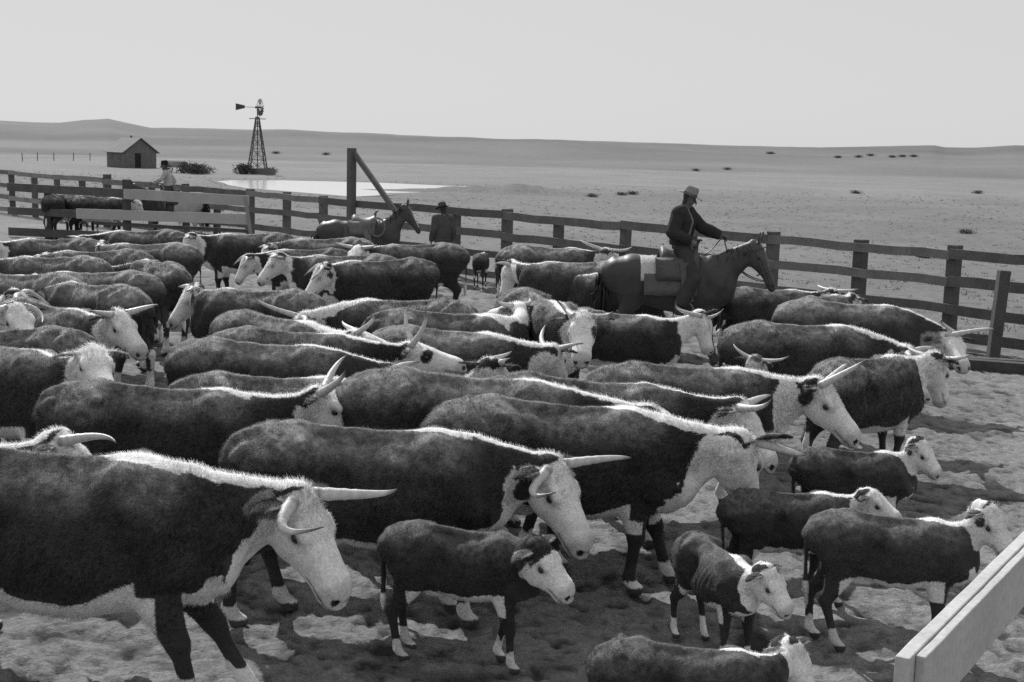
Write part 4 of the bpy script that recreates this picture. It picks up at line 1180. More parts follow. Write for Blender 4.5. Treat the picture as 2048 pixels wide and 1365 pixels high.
def figure_tubes(J):
    """J: joints of a person in metres; facing +x. returns tubes of the bare body"""
    T = []; a = np.array
    pel, wai, che, nb = [a(J[k], float) for k in ('pelvis', 'waist', 'chest', 'neck')]
    yw = J.get('yaw', 0); fr = (math.cos(yw), math.sin(yw), .01)
    T.append(Tube([pel, wai, che, nb], [.155, .14, .175, .06], [.105, .105, .12, .055], up=fr, n=2.2, k=.04, cap=.06))
    hd = a(J['head'], float); fw = unit(J['face']); upd = a((0, 0, 1.)); up_ = unit(upd - fw * fw[2]); lf = np.cross(up_, fw)
    h = lambda x, y, z: hd + fw * x + lf * y + up_ * z
    T.append(Tube([nb - a((0, 0, .03)), h(-.02, 0, -.07)], [.062, .056], [.06, .056], up=(1, 0, .01), k=.03))
    T.append(Tube([h(.025, 0, -.095), h(.01, 0, -.03), h(-.005, 0, .05), h(-.01, 0, .085)], [.045, .068, .076, .055], [.052, .088, .095, .07], [.05, .085, .098, .075], up=fw, k=.02))
    T.append(Tube([h(.095, 0, .018), h(.125, 0, -.024)], [.011, .017], [.012, .016], up=fw, k=.014))
    for y in (-1, 1):
        T.append(Tube([h(.075, y * .015, .03), h(.07, y * .05, .03)], .012, .012, up=fw, k=.015))
        T.append(Tube([h(.10, y * .032, .008), h(.10, y * .036, .008)], .014, .010, up=fw, k=.012, carve=True))
        T.append(Tube([h(-.005, y * .078, .02), h(-.015, y * .082, -.03)], [.012, .008], [.022, .014], up=fw, k=.008))
    T.append(Tube([h(.10, -.022, -.058), h(.10, .022, -.058)], .005, .012, up=fw, k=.008, carve=True))
    for sd in ('L', 'R'):
        sh, el, wr = a(J['sh' + sd], float), a(J['el' + sd], float), a(J['wr' + sd], float)
        T.append(Tube([sh + (nb - sh) * .35, sh], [.05, .058], [.05, .058], up=(1, 0, .02), k=.04))
        T.append(Tube([sh, sh * .5 + el * .5, el], [.056, .048, .040], [.056, .050, .041], up=(1, 0.01, .02), k=.03))
        T.append(Tube([el, el * .6 + wr * .4, wr], [.040, .040, .027], [.041, .042, .030], up=(1, .01, .02), k=.02))
        hdv = unit(J.get('hd' + sd, wr - el)); pal = unit(J.get('pl' + sd, (0, -1 if sd == 'L' else 1, -.3))); pal = unit(pal - hdv * np.dot(pal, hdv)); ac = np.cross(hdv, pal)
        p0 = wr + hdv * .015; p1 = wr + hdv * .085
        T.append(Tube([p0, p1], [.030, .041], [.017, .014], up=pal, k=.012))
        cu = J.get('curl' + sd, .5)
        for k, (off, L) in enumerate(((-.030, .068), (-.010, .078), (.011, .073), (.030, .056))):
            b = p1 + ac * off; c1 = b + (hdv * math.cos(cu) + pal * math.sin(cu)) * L * .45; c2 = c1 + (hdv * math.cos(cu * 2.2) + pal * math.sin(cu * 2.2)) * L * .32; c3 = c2 + (hdv * math.cos(cu * 3) + pal * math.sin(cu * 3)) * L * .25
            T.append(Tube([b, c1, c2, c3], [.0092, .0088, .0082, .007], [.0092, .0088, .0082, .007], up=ac, k=.004))
        sg = -1
        t0 = p0 + ac * sg * .026 + hdv * .015; t1 = t0 + hdv * .03 + ac * sg * .024 + pal * .012; t2 = t1 + hdv * .032 + pal * .012
        T.append(Tube([t0, t1, t2], [.013, .0105, .008], [.013, .0105, .008], up=pal, k=.008))
        hp, kn, an, to = [a(J[k + sd], float) for k in ('hp', 'kn', 'an', 'to')]
        T.append(Tube([hp, hp * .5 + kn * .5, kn], [.09, .075, .054], [.095, .08, .056], up=(1, .01, .3), k=.05))
        T.append(Tube([kn, kn * .65 + an * .35, an], [.053, .054, .036], [.054, .058, .038], up=(1, .01, .1), k=.03))
        T.append(Tube([an - (0, 0, .02), to], [.038, .042], [.035, .026], up=(0, 0, 1), k=.02))
    return T, h

def dress(J, w, T_extra=()):
    """clothing surfaces following the same joints, w larger"""
    a = np.array; o = {}; yw = J.get('yaw', 0); fr = (math.cos(yw), math.sin(yw), .01); bk = J.get('bulk', 0)
    pel, wai, che, nb = [a(J[k], float) for k in ('pelvis', 'waist', 'chest', 'neck')]
    shirt = [Tube([pel + (0, 0, .02), wai, che, nb - a((0, 0, .005))], [.170, .158, .188, .072], [.122, .125, .134, .066], up=fr, n=2.3, k=.04, cap=.03)]
    jacket = [Tube([pel * .75 + wai * .25, wai, che, nb - a((0, 0, .01))], [.192 + bk, .186 + bk, .210 + bk, .092], [.142 + bk, .148 + bk, .156 + bk, .082], up=fr, n=2.4, k=.04, cap=.025)]
    for sd in ('L', 'R'):
        sh, el, wr = a(J['sh' + sd], float), a(J['el' + sd], float), a(J['wr' + sd], float)
        for lst, e in ((shirt, .014), (jacket, .029 + bk)):
            lst.append(Tube([sh + (nb - sh) * .35, sh], [.055 + e, .060 + e], [.055 + e, .060 + e], up=(1, 0, .02), k=.04))
            lst.append(Tube([sh, sh * .5 + el * .5, el], [.058 + e, .052 + e, .046 + e], [.058 + e, .054 + e, .047 + e], up=(1, .01, .02), k=.03))
            we = wr + (el - wr) * .05
            lst.append(Tube([el, el * .6 + we * .4, we], [.046 + e, .046 + e, .038 + e * .8], [.047 + e, .048 + e, .038 + e * .8], up=(1, .01, .02), k=.02, cap=.012))
    trous = [Tube([pel - a((0, 0, .02)), pel * .35 + wai * .65], [.175, .162], [.132, .128], up=(1, 0, .01), n=2.3, k=.05, cap=.03)]
    boots = []
    for sd in ('L', 'R'):
        hp, kn, an, to = [a(J[k + sd], float) for k in ('hp', 'kn', 'an', 'to')]
        fl = J.get('flare', .0)
        trous.append(Tube([hp, hp * .5 + kn * .5, kn], [.108, .098, .085 + fl * .3], [.115, .105, .088 + fl * .3], up=(1, .01, .3), k=.05))
        trous.append(Tube([kn, kn * .5 + an * .5, an + (kn - an) * .14], [.082 + fl * .3, .078 + fl * .7, .068 + fl], [.084 + fl * .3, .084 + fl * .8, .072 + fl], up=(1, .01, .1), k=.03, cap=.015))
        boots.append((Tube([kn * .4 + an * .6, an + a((0, 0, .02)), an - a((0, 0, .03))], [.056, .048, .046], [.060, .05, .048], up=(1, .01, .1), k=.02), Tube([an - a((0, 0, .045)), an * .3 + to * .7 - a((0, 0, .01)), to], [.042, .048, .034], [.038, .030, .022], up=(0, 0, 1), k=.02)))
    return shirt, jacket, trous, boots

def make_person(J, label, loc, rz, group=None, jacket=True, tones=(.22, .05, .06, .04, .10, .12), hat=dict(), h=.010):
    """tones: shirt, jacket, trousers, boots, hat, skin"""
    root = thing('person', label, 'person', loc, rz, group)
    T, hp = figure_tubes(J)
    V, Q = grow(T, .0085); n = fbm(V, 9, 2, 3)
    hd = np.array(J['head'], float); fw = unit(J['face'])
    d = V - hd; z = d[:, 2]; x = d @ fw
    tone = tones[5] * (1 + .08 * n)
    hair = (np.linalg.norm(d, axis=1) < .17) & ((z > .055) | ((x < -.005) & (z > -.085))) & ~((x > .03) & (z < .06))
    tone = np.where(hair, .03, tone)
    up_ = unit(np.array((0, 0, 1.)) - fw * fw[2]); lf = np.cross(up_, fw)
    for y in (-1, 1):
        e = np.linalg.norm(V - hp(.088, y * .034, .008), axis=1); tone = np.where(e < .014, .03, tone)
        e = np.linalg.norm((V - hp(.09, y * .036, .034)) * np.array((1, 1, 1.6)), axis=1); tone = np.where(e < .02, .05, tone)
    e = np.abs((d @ up_) + .058); tone = np.where((e < .006) & (x > .06) & (np.abs(d @ lf) < .026), .06, tone)
    link('body', mesh_np('person_body', V, Q, tone=tone), MAT['skin'], root)
    sh, ja, tr, bo = dress(J, 0)
    def cloth(name, tubes, t, carve=()):
        V, Q = grow(list(tubes) + list(carve), h); N, _ = normals_of(V, Q)
        V = V + N * (.008 * fbm(V * np.array((1, 1, .6)), 12, 2, 5))[:, None]
        link(name, mesh_np(name, V, Q, tone=t * (1 + .15 * fbm(V, 8, 2, 7))), MAT['cloth'], root)
    cloth('shirt', sh, tones[0])
    if jacket:
        che, wai, pel, nb = [np.array(J[k], float) for k in ('chest', 'waist', 'pelvis', 'neck')]
        yw = J.get('yaw', 0); f = np.array((math.cos(yw), math.sin(yw), 0)) * .17
        cloth('jacket', ja, tones[1], [Tube([nb + f * .6 + (0, 0, .05), che + f, wai + f, pel + f * 1.1 - (0, 0, .1)], [.05, .085, .10, .13], [.12] * 4, up=(math.cos(yw), math.sin(yw), .01), k=.015, carve=True)])
    cloth('trousers', tr, tones[2])
    for k in range(2): 
        V, Q = grow(list(bo[k]), .009); link('boot', mesh_np('boot', V, Q, tone=np.full(len(V), tones[3])), MAT['leather'], root)
    m = hat_mesh(tones[4], **hat); o = m.build('hat', MAT['cloth'], root, smooth=True)
    so = o.modifiers.new('thick', 'SOLIDIFY'); so.thickness = .006
    lfv = np.cross((0, 0, 1.), fw); lfv = unit(lfv); upv = np.cross(fw, lfv)
    R = Matrix((tuple(fw), tuple(lfv), tuple(upv))).transposed().to_4x4(); R.translation = Vector(hp(-.008, 0, .058))
    o.matrix_local = R
    b = MB(); b.tone = .03; nn = 28
    b.add([(math.cos(2 * math.pi * j / nn) * .1065, math.sin(2 * math.pi * j / nn) * .0905, z) for z in (.008, .03) for j in range(nn)], [(j, (j + 1) % nn, nn + (j + 1) % nn, nn + j) for j in range(nn)])
    b.build('hat_band', MAT['cloth'], o, smooth=True)
    return root

def stand_joints(hgt=1.75, turn=0, arm=.06):
    k = hgt / 1.75
    J = dict(pelvis=(0, 0, .95), waist=(0, 0, 1.10), chest=(.01, 0, 1.32), neck=(0, 0, 1.47), head=(.03, 0, 1.615), face=(math.cos(turn), math.sin(turn), -.18))
    for sd, y in (('L', 1), ('R', -1)):
        J['sh' + sd] = (0, y * .185, 1.42); J['el' + sd] = (-.02, y * (.235 + arm), 1.13); J['wr' + sd] = (.10, y * (.22 + arm), .90)
        J['hp' + sd] = (0, y * .09, .92); J['kn' + sd] = (.02, y * .10, .50); J['an' + sd] = (0, y * .11, .10); J['to' + sd] = (.17, y * .13, .03)
    for q in J:
        if q != 'face': J[q] = tuple(np.array(J[q]) * k)
    return J

def ride_joints(hips=0.0, lean=0.0):
    """astride, origin at the seat"""
    J = dict(pelvis=(0, 0, .08), waist=(.0 + lean * .3, 0, .24), chest=(.035 + lean * .7, 0, .46), neck=(.04 + lean, 0, .61), head=(.095 + lean, 0, .745), face=(.93, 0, -.36))
    for sd, y in (('L', 1), ('R', -1)):
        J['sh' + sd] = (.03 + lean, y * .19, .555); J['hp' + sd] = (.02, y * .11, .05); J['kn' + sd] = (.30, y * .345, -.20); J['an' + sd] = (.12, y * .375, -.60); J['to' + sd] = (.29, y * .40, -.66)
    return J

# where every animal stands: place, heading, size, position of the poll and direction of the face
HERD = {
 'C1': dict(x=-2.45, y=7.262, rz=0.0, s=1.12, poll=(1.328, 0.138, 1.245), hf=(0.467, -0.244, -0.85), hp=(((0.015, 0.075, -0.03), (0.072, 0.182, 0.055), (0.174, 0.255, 0.207), (0.155, 0.382, 0.185)), ((0.015, -0.075, -0.03), (0.062, -0.202, -0.034), (0.144, -0.326, -0.048), (0.184, -0.118, 0.101))), near=8.306, hs=1.1, horn=('curl', 'flat'), hl=1.0, hpx=(((728, 992), (793, 979)), ((556, 1056), (648, 1054)))),
 'C2': dict(x=-0.863, y=8.845, rz=0.07, s=1.0, poll=(1.194, -0.059, 1.107), hf=(0.395, -0.32, -0.861), hp=(((0.015, 0.075, -0.03), (0.046, 0.179, 0.064), (0.101, 0.246, 0.231), (0.129, 0.366, 0.214)), ((0.015, -0.075, -0.03), (0.058, -0.196, -0.068), (0.133, -0.301, -0.146), (0.158, -0.258, 0.085))), near=9.446, hs=1.2, horn=('curl', 'flat'), hpx=(((1206, 918), (1263, 917)), ((1060, 984), (1112, 985)))),
 'C3': dict(x=0.437, y=9.664, rz=-0.052, s=1.03, poll=(1.223, -0.06, 1.191), hf=(0.222, 0.341, -0.913), hp=(((0.015, 0.075, -0.03), (0.028, 0.208, 0.002), (0.05, 0.334, 0.052), (0.105, 0.285, 0.211)), ((0.015, -0.075, -0.03), (0.05, -0.205, -0.007), (0.107, -0.324, 0.029), (0.198, -0.311, 0.153))), near=10.189, hs=1.17, horn='flat', hpx=(((1418, 862), (1436, 846)), ((1568, 901), (1612, 911)))),
 'C4': dict(x=-2.568, y=10.127, rz=0.0, s=1.0, poll=(1.13, 0.138, 1.313), hf=(0.861, -0.02, -0.509), hp=(((0.015, 0.075, -0.03), (-0.0, 0.194, 0.028), (-0.029, 0.29, 0.126), (0.013, 0.367, 0.204)), ((0.015, -0.075, -0.03), (0.048, -0.165, 0.049), (0.108, -0.209, 0.185), (0.086, -0.305, 0.254))), near=10.927, horn='up', hpx=(((662, 745), (693, 712)), ((672, 768), (690, 742)))),
 'C5': dict(x=-3.859, y=8.189, rz=0.14, s=1.0, poll=(1.072, 0.16, 1.296), hf=(0.703, -0.067, -0.708), hp=(((0.015, 0.075, -0.03), (-0.011, 0.206, -0.059), (-0.058, 0.322, -0.107), (-0.072, 0.411, -0.176)), ((0.015, -0.075, -0.03), (0.067, -0.087, 0.049), (0.155, 0.011, 0.189), (0.243, -0.131, 0.213))), near=9.602, horn='fwd', hpx=(((125, 862), (110, 862)), ((190, 868), (232, 887)))),
 'C6': dict(x=-1.919, y=11.228, rz=0.209, s=0.93, poll=(1.086, -0.051, 1.155), hf=(0.384, 0.468, -0.796), hp=(((0.015, 0.075, -0.03), (0.034, 0.168, 0.052), (0.067, 0.215, 0.195), (0.075, 0.332, 0.23)), ((0.015, -0.075, -0.03), (-0.027, -0.199, -0.06), (-0.109, -0.31, -0.124), (0.017, -0.272, 0.091))), near=11.831, horn='wide', hpx=(((803, 752), (784, 734)), ((856, 778), (889, 762)))),
 'C8': dict(x=-0.239, y=10.255, rz=-0.105, s=1.09, poll=(1.297, 0.025, 1.26), hf=(0.348, 0.634, -0.69), near=10.745, fat=0.92, horn='down'),
 'C9': dict(x=0.698, y=10.887, rz=-0.14, s=1.0, poll=(1.182, 0.006, 1.197), hf=(0.567, -0.206, -0.798), hp=(((0.015, 0.075, -0.03), (0.016, 0.212, -0.012), (0.016, 0.34, 0.019), (0.043, 0.445, 0.041)), ((0.015, -0.075, -0.03), (0.055, -0.165, 0.045), (0.127, -0.212, 0.174), (0.093, -0.271, 0.275))), near=11.369, fat=0.9, horn='up', hpx=(((1515, 798), (1543, 791)), ((1512, 818), (1542, 800)))),
 'C11': dict(x=1.609, y=11.889, rz=0.14, s=0.98, poll=(1.118, -0.21, 1.2), hf=(0.536, -0.389, -0.749), hp=(((0.015, 0.075, -0.03), (0.002, 0.198, 0.022), (-0.021, 0.3, 0.115), (-0.018, 0.421, 0.1)), ((0.015, -0.075, -0.03), (0.032, -0.081, 0.083), (0.063, 0.024, 0.28), (0.061, -0.076, 0.364))), near=12.417, horn='wide', hs=1.2, fat=0.9, hpx=(((1676, 742), (1695, 728)), ((1694, 744), (1730, 721)))),
 'C12': dict(x=3.503, y=13.229, rz=0.733, s=0.92, poll=(1.019, -0.145, 1.158), hf=(0.351, -0.022, -0.936), hp=(((0.015, 0.075, -0.03), (0.002, 0.213, -0.028), (-0.019, 0.343, -0.03), (-0.046, 0.428, 0.058)), ((0.015, -0.075, -0.03), (-0.014, -0.206, -0.054), (-0.069, -0.328, -0.108), (-0.018, -0.326, 0.103))), near=14.054, horn='flat', hpx=(((1832, 706), (1812, 688)), ((1910, 718), (1946, 709)))),
 'C13': dict(x=3.225, y=14.859, rz=0.209, s=1.0, poll=(1.116, -0.33, 1.074), hf=(0.358, -0.359, -0.862), near=15.538, horn='wide'),
 'C14': dict(x=4.293, y=17.073, rz=-0.087, s=1.0, poll=(1.179, -0.163, 0.993), hf=(0.146, -0.824, -0.548), hp=(((0.015, 0.075, -0.03), (-0.046, 0.04, -0.007), (-0.159, -0.131, 0.027), (-0.037, -0.16, 0.173)), ((0.015, -0.075, -0.03), (0.042, 0.049, 0.05), (0.086, 0.38, 0.191), (0.166, 0.364, 0.211))), near=17.893, horn='flat', hpx=(((1890, 655), (1884, 640)), ((1960, 659), (1988, 660)))),
 'C15': dict(x=4.384, y=19.118, rz=0.96, s=0.9, poll=(1.008, 0.0, 1.134), hf=(0.756, -0.0, -0.655), near=19.874),
 'C15b': dict(x=3.935, y=20.657, rz=0.262, s=0.84, poll=(0.899, -0.229, 1.127), hf=(0.648, 0.377, -0.662), near=21.271, horn='wide'),
 'C16': dict(x=2.35, y=13.624, rz=1.222, s=0.62, poll=(0.386, -0.069, 1.067), hf=(0.463, -0.21, -0.861), hp=(((0.015, 0.075, -0.03), (-0.046, 0.191, -0.046), (-0.155, 0.281, -0.08), (-0.144, 0.38, 0.036)), ((0.015, -0.075, -0.03), (0.019, -0.211, -0.007), (0.026, -0.339, 0.028), (0.014, -0.398, 0.142))), near=14.19, hs=1.25, horn='wide', hpx=(((1480, 704), (1467, 688)), ((1550, 722), (1580, 712)))),
 'C17': dict(x=1.352, y=16.965, rz=-0.314, s=0.86, poll=(0.923, 0.118, 1.123), hf=(0.311, -0.091, -0.946), hp=(((0.015, 0.075, -0.03), (-0.043, -0.003, 0.026), (-0.141, -0.259, 0.121), (-0.25, -0.137, 0.189)), ((0.015, -0.075, -0.03), (0.04, -0.005, -0.078), (0.089, 0.224, -0.161), (-0.017, 0.32, -0.196))), near=17.317, horn='wide', hpx=(((1362, 626), (1352, 604)), ((1420, 637), (1448, 617)))),
 'C18': dict(x=0.364, y=15.874, rz=-1.222, s=1.08, poll=(1.211, -0.017, 1.379), hf=(0.665, -0.282, -0.692), hp=(((0.015, 0.075, -0.03), (-0.041, 0.173, -0.087), (-0.147, 0.234, -0.199), (-0.016, 0.277, 0.024)), ((0.015, -0.075, -0.03), (-0.066, -0.151, -0.074), (-0.215, -0.17, -0.163), (-0.1, -0.246, 0.053))), near=16.197, horn='wide', hpx=(((1205, 633), (1227, 624)), ((1136, 620), (1113, 602)))),
 'C20': dict(x=-0.653, y=15.066, rz=0.087, s=1.0, poll=(0.762, 0.56, 1.368), hf=(-0.551, 0.801, -0.234), near=15.416, horn='short'),
 'C21': dict(x=-0.603, y=14.284, rz=-0.14, s=0.93, poll=(1.028, 0.082, 1.105), hf=(0.151, 0.715, -0.682), hp=(((0.015, 0.075, -0.03), (0.042, 0.162, 0.053), (0.089, 0.206, 0.194), (0.101, 0.174, 0.315)), ((0.015, -0.075, -0.03), (-0.057, -0.178, -0.056), (-0.192, -0.245, -0.109), (-0.029, -0.332, 0.029))), near=14.65, horn='up', hpx=(((1084, 676), (1092, 650)), ((1132, 692), (1167, 687)))),
 'C22': dict(x=-2.143, y=13.714, rz=0.0, s=0.95, poll=(1.113, 0.073, 1.162), hf=(0.965, -0.016, -0.263), hp=(((0.015, 0.075, -0.03), (-0.045, 0.151, 0.04), (-0.154, 0.172, 0.158), (-0.113, 0.243, 0.266)), ((0.015, -0.075, -0.03), (0.049, -0.127, 0.062), (0.113, -0.107, 0.22), (0.048, -0.167, 0.321))), near=14.245, horn='up', hl=1.1, hs=1.25, hpx=(((810, 652), (819, 611)), ((846, 662), (850, 621)))),
 'C27': dict(x=-2.259, y=12.707, rz=0.0, s=0.97, poll=(1.158, 0.067, 1.064), hf=(0.546, -0.12, -0.829), near=13.297, horn='wide'),
 'C23': dict(x=-0.907, y=11.481, rz=0.698, s=0.88, poll=(0.794, -0.206, 1.319), hf=(0.623, 0.372, -0.688), hp=(((0.015, 0.075, -0.03), (0.066, 0.062, 0.036), (0.153, -0.073, 0.148), (0.219, -0.066, 0.248)), ((0.015, -0.075, -0.03), (-0.067, -0.143, -0.078), (-0.223, -0.153, -0.171), (0.001, -0.167, 0.022))), near=11.953, horn='fwd', hpx=(((1000, 716), (1023, 703)), ((998, 724), (1021, 717)))),
 'C24': dict(x=-1.363, y=16.142, rz=2.932, s=1.0, poll=(1.154, 0.242, 1.103), hf=(0.444, 0.313, -0.84), hp=(None, ((0.015, -0.075, -0.03), (0.062, -0.158, 0.132), (0.147, -0.194, 0.414), (0.074, -0.21, 0.496))), near=16.512, horn='long', hpx=(None, ((535, 615), (504, 588)))),
 'C25': dict(x=-2.515, y=14.74, rz=-0.559, s=0.95, poll=(1.062, -0.033, 1.22), hf=(0.785, 0.54, -0.302), hp=(((0.015, 0.075, -0.03), (-0.048, 0.191, -0.034), (-0.159, 0.281, -0.043), (-0.17, 0.398, -0.017)), ((0.015, -0.075, -0.03), (0.067, -0.15, 0.047), (0.16, -0.166, 0.18), (0.129, -0.276, 0.251))), near=15.291, horn='up', hpx=(((694, 655), (685, 642)), ((738, 650), (749, 628)))),
 'C28': dict(x=-4.984, y=14.768, rz=-0.611, s=1.0, poll=(1.085, -0.012, 1.356), hf=(0.764, -0.006, -0.645), hp=(((0.015, 0.075, -0.03), (0.036, 0.195, 0.024), (0.068, 0.301, 0.114), (0.171, 0.236, 0.227)), ((0.015, -0.075, -0.03), (0.03, -0.204, 0.011), (0.056, -0.316, 0.082), (0.05, -0.426, 0.102))), near=15.912, horn='flat', hpx=(((287, 616), (316, 610)), ((205, 626), (177, 622)))),
 'C29': dict(x=-5.278, y=17.031, rz=2.531, s=1.0, poll=(1.157, 0.074, 1.112), hf=(0.291, 0.582, -0.759), near=18.115, horn='wide'),
 'C30': dict(x=-5.341, y=20.302, rz=2.182, s=1.0, poll=(1.071, 0.341, 1.057), hf=(-0.015, 0.302, -0.953), near=21.235, horn='short'),
 'C31': dict(x=-6.363, y=23.489, rz=3.054, s=1.0, poll=(1.007, -0.371, 1.259), hf=(0.339, 0.238, -0.91), near=24.545, horn='wide'),
 'C32': dict(x=-7.305, y=26.624, rz=3.107, s=1.0, poll=(1.142, 0.221, 1.163), hf=(0.438, 0.241, -0.866), near=27.793, horn='wide'),
 'C33': dict(x=-5.201, y=26.574, rz=3.107, s=1.0, poll=(1.143, 0.162, 1.264), hf=(0.41, 0.198, -0.89), near=27.267, horn='short'),
 'C34': dict(x=-3.617, y=25.79, rz=3.142, s=1.0, poll=(1.127, -0.202, 1.13), hf=(0.392, 0.161, -0.906), near=26.239, horn='short'),
 'C35': dict(x=-3.816, y=24.774, rz=3.176, s=0.9, poll=(1.065, 0.091, 1.037), hf=(0.383, 0.161, -0.909), near=25.27, horn='fwd'),
 'C36': dict(x=-2.824, y=22.494, rz=3.176, s=0.98, poll=(1.117, 0.065, 1.289), hf=(0.569, 0.172, -0.804), near=22.896, horn='short'),
 'C37': dict(x=-2.153, y=21.444, rz=3.456, s=1.0, poll=(0.984, 0.389, 1.278), hf=(0.495, 0.019, -0.868), near=21.788, horn='fwd'),
 'C38': dict(x=-1.843, y=24.967, rz=3.316, s=1.0, poll=(1.037, 0.3, 1.293), hf=(0.405, 0.724, -0.558), near=25.239, horn='wide'),
 'C39': dict(x=-3.199, y=16.852, rz=2.793, s=1.0, poll=(1.088, -0.203, 1.275), hf=(0.394, 0.392, -0.831), near=17.449, horn='short'),
 'C41': dict(x=0.969, y=22.029, rz=3.054, s=1.0, poll=(0.977, -0.444, 1.173), hf=(0.256, 0.131, -0.958), near=22.281, horn='wide'),
 'C42': dict(x=1.674, y=21.621, rz=3.002, s=0.9, poll=(0.902, -0.35, 1.113), hf=(0.442, 0.154, -0.884), near=21.921, horn='fwd'),
 'C43': dict(x=0.693, y=25.142, rz=0.175, s=1.0, poll=(1.019, -0.108, 1.311), hf=(0.563, 0.567, -0.601), hp=(((0.015, 0.075, -0.03), (-0.07, 0.234, -0.033), (-0.223, 0.4, -0.041), (-0.153, 0.48, 0.022)), ((0.015, -0.075, -0.03), (0.054, -0.2, 0.001), (0.124, -0.308, 0.052), (0.114, -0.384, 0.148))), near=25.354, horn='wide', hpx=(((1175, 488), (1160, 481)), ((1245, 502), (1266, 493)))),
 'C46': dict(x=-5.916, y=13.67, rz=-0.175, s=1.0, poll=(0.995, -0.008, 1.484), hf=(0.63, -0.49, -0.603), near=15.235, horn='curl'),
 'C50': dict(x=-6.699, y=15.723, rz=-0.087, s=1.0, poll=(1.084, -0.053, 1.353), hf=(0.5, 0.101, -0.86), near=17.388, horn='long'),
 'C51': dict(x=-6.732, y=21.779, rz=3.176, s=1.0, poll=(0.979, -0.442, 1.174), hf=(0.397, 0.222, -0.891), near=23.02, horn='short'),
 'C53': dict(x=-5.727, y=18.452, rz=3.072, s=1.0, poll=(1.043, -0.36, 1.172), hf=(0.399, 0.29, -0.87), near=19.584, horn='wide'),
 'C47': dict(x=-4.452, y=11.876, rz=-0.436, s=1.0, poll=(1.047, -0.062, 1.413), hf=(0.716, -0.458, -0.527), near=13.081),
 'C48': dict(x=-4.94, y=12.847, rz=3.229, s=1.0, poll=(1.12, -0.0, 1.26), hf=(0.756, -0.0, -0.655), near=14.131, horn='wide'),
 'B1': dict(x=-13.639, y=41.399, rz=1.396, s=1.0, poll=(0.185, 0.586, 1.181), hf=(0.8, 0.0, -0.6), near=43.705),
 'B4': dict(x=-12.517, y=41.339, rz=0.209, s=0.95, poll=(1.064, -0.0, 1.197), hf=(0.756, 0.0, -0.655), near=43.311),
 'B2': dict(x=-13.234, y=42.661, rz=1.745, s=1.0, poll=(1.12, -0.0, 1.26), hf=(0.756, 0.0, -0.655), near=44.781),
 'C54': dict(x=-7.005, y=20.56, rz=3.002, s=1.0, poll=(1.139, -0.036, 1.22), hf=(0.341, 0.3, -0.891), near=21.955, horn='wide'),
 'C55': dict(x=-6.551, y=17.954, rz=2.932, s=1.0, poll=(1.12, 0.0, 1.26), hf=(0.756, -0.0, -0.655), near=19.378, horn='wide'),
 'C56': dict(x=-8.155, y=24.05, rz=3.054, s=1.0, poll=(1.043, 0.252, 1.205), hf=(0.347, 0.265, -0.9), near=25.596, horn='short'),
 'K1': dict(x=-0.239, y=8.105, rz=-0.244, s=0.65, poll=(0.513, -0.197, 0.878), hf=(0.664, -0.131, -0.736), near=8.717, hs=1.3, calf=True),
 'K2': dict(x=1.346, y=8.325, rz=-1.169, s=0.54, poll=(0.485, 0.061, 0.718), hf=(0.537, 0.279, -0.796), near=9.02, hs=1.25, calf=True),
 'K3': dict(x=0.933, y=6.394, rz=-0.105, s=0.6, poll=(0.499, 0.194, 0.759), hf=(0.42, -0.381, -0.824), near=7.21, calf=True),
 'K4': dict(x=2.014, y=9.376, rz=0.14, s=0.62, poll=(0.544, -0.069, 0.847), hf=(0.688, -0.464, -0.558), near=10.109, calf=True),
 'K5': dict(x=2.503, y=8.523, rz=-0.14, s=0.68, poll=(0.575, 0.01, 0.994), hf=(0.5, -0.337, -0.798), near=9.442, calf=True),
 'K6': dict(x=2.79, y=10.671, rz=0.087, s=0.64, poll=(0.509, -0.039, 0.933), hf=(0.471, -0.396, -0.788), near=11.485, calf=True),
 'K8': dict(x=-0.729, y=30.066, rz=1.484, s=0.58, poll=(0.603, -0.0, 0.731), hf=(0.756, 0.0, -0.655), near=30.244, calf=True),
 'K9': dict(x=-0.186, y=28.469, rz=1.396, s=0.58, poll=(0.603, -0.0, 0.731), hf=(0.756, 0.0, -0.655), near=28.649, calf=True),
 'K10': dict(x=3.687, y=22.142, rz=0.175, s=0.6, poll=(0.527, -0.087, 0.773), hf=(0.328, -0.246, -0.912), near=22.674, calf=True),
 'B3': dict(x=-10.85, y=46.387, rz=0.0, s=0.75, poll=(0.78, 0.0, 0.945), hf=(0.756, 0.0, -0.655), near=47.747, calf=True),
}
HORSES = {
 'H1': dict(x=2.385, y=20.241, rz=0.0, s=1.08, poll=(1.234, -0.094, 1.83), hf=(0.392, -0.174, -0.903)),
 'H2': dict(x=-3.319, y=29.732, rz=0.087, s=0.97, poll=(0.985, 0.021, 1.785), hf=(0.516, -0.07, -0.854)),
 'H3': dict(x=-10.113, y=40.321, rz=3.107, s=1.0, poll=(1.122, 0.188, 1.694), hf=(0.514, 0.212, -0.831)),
}
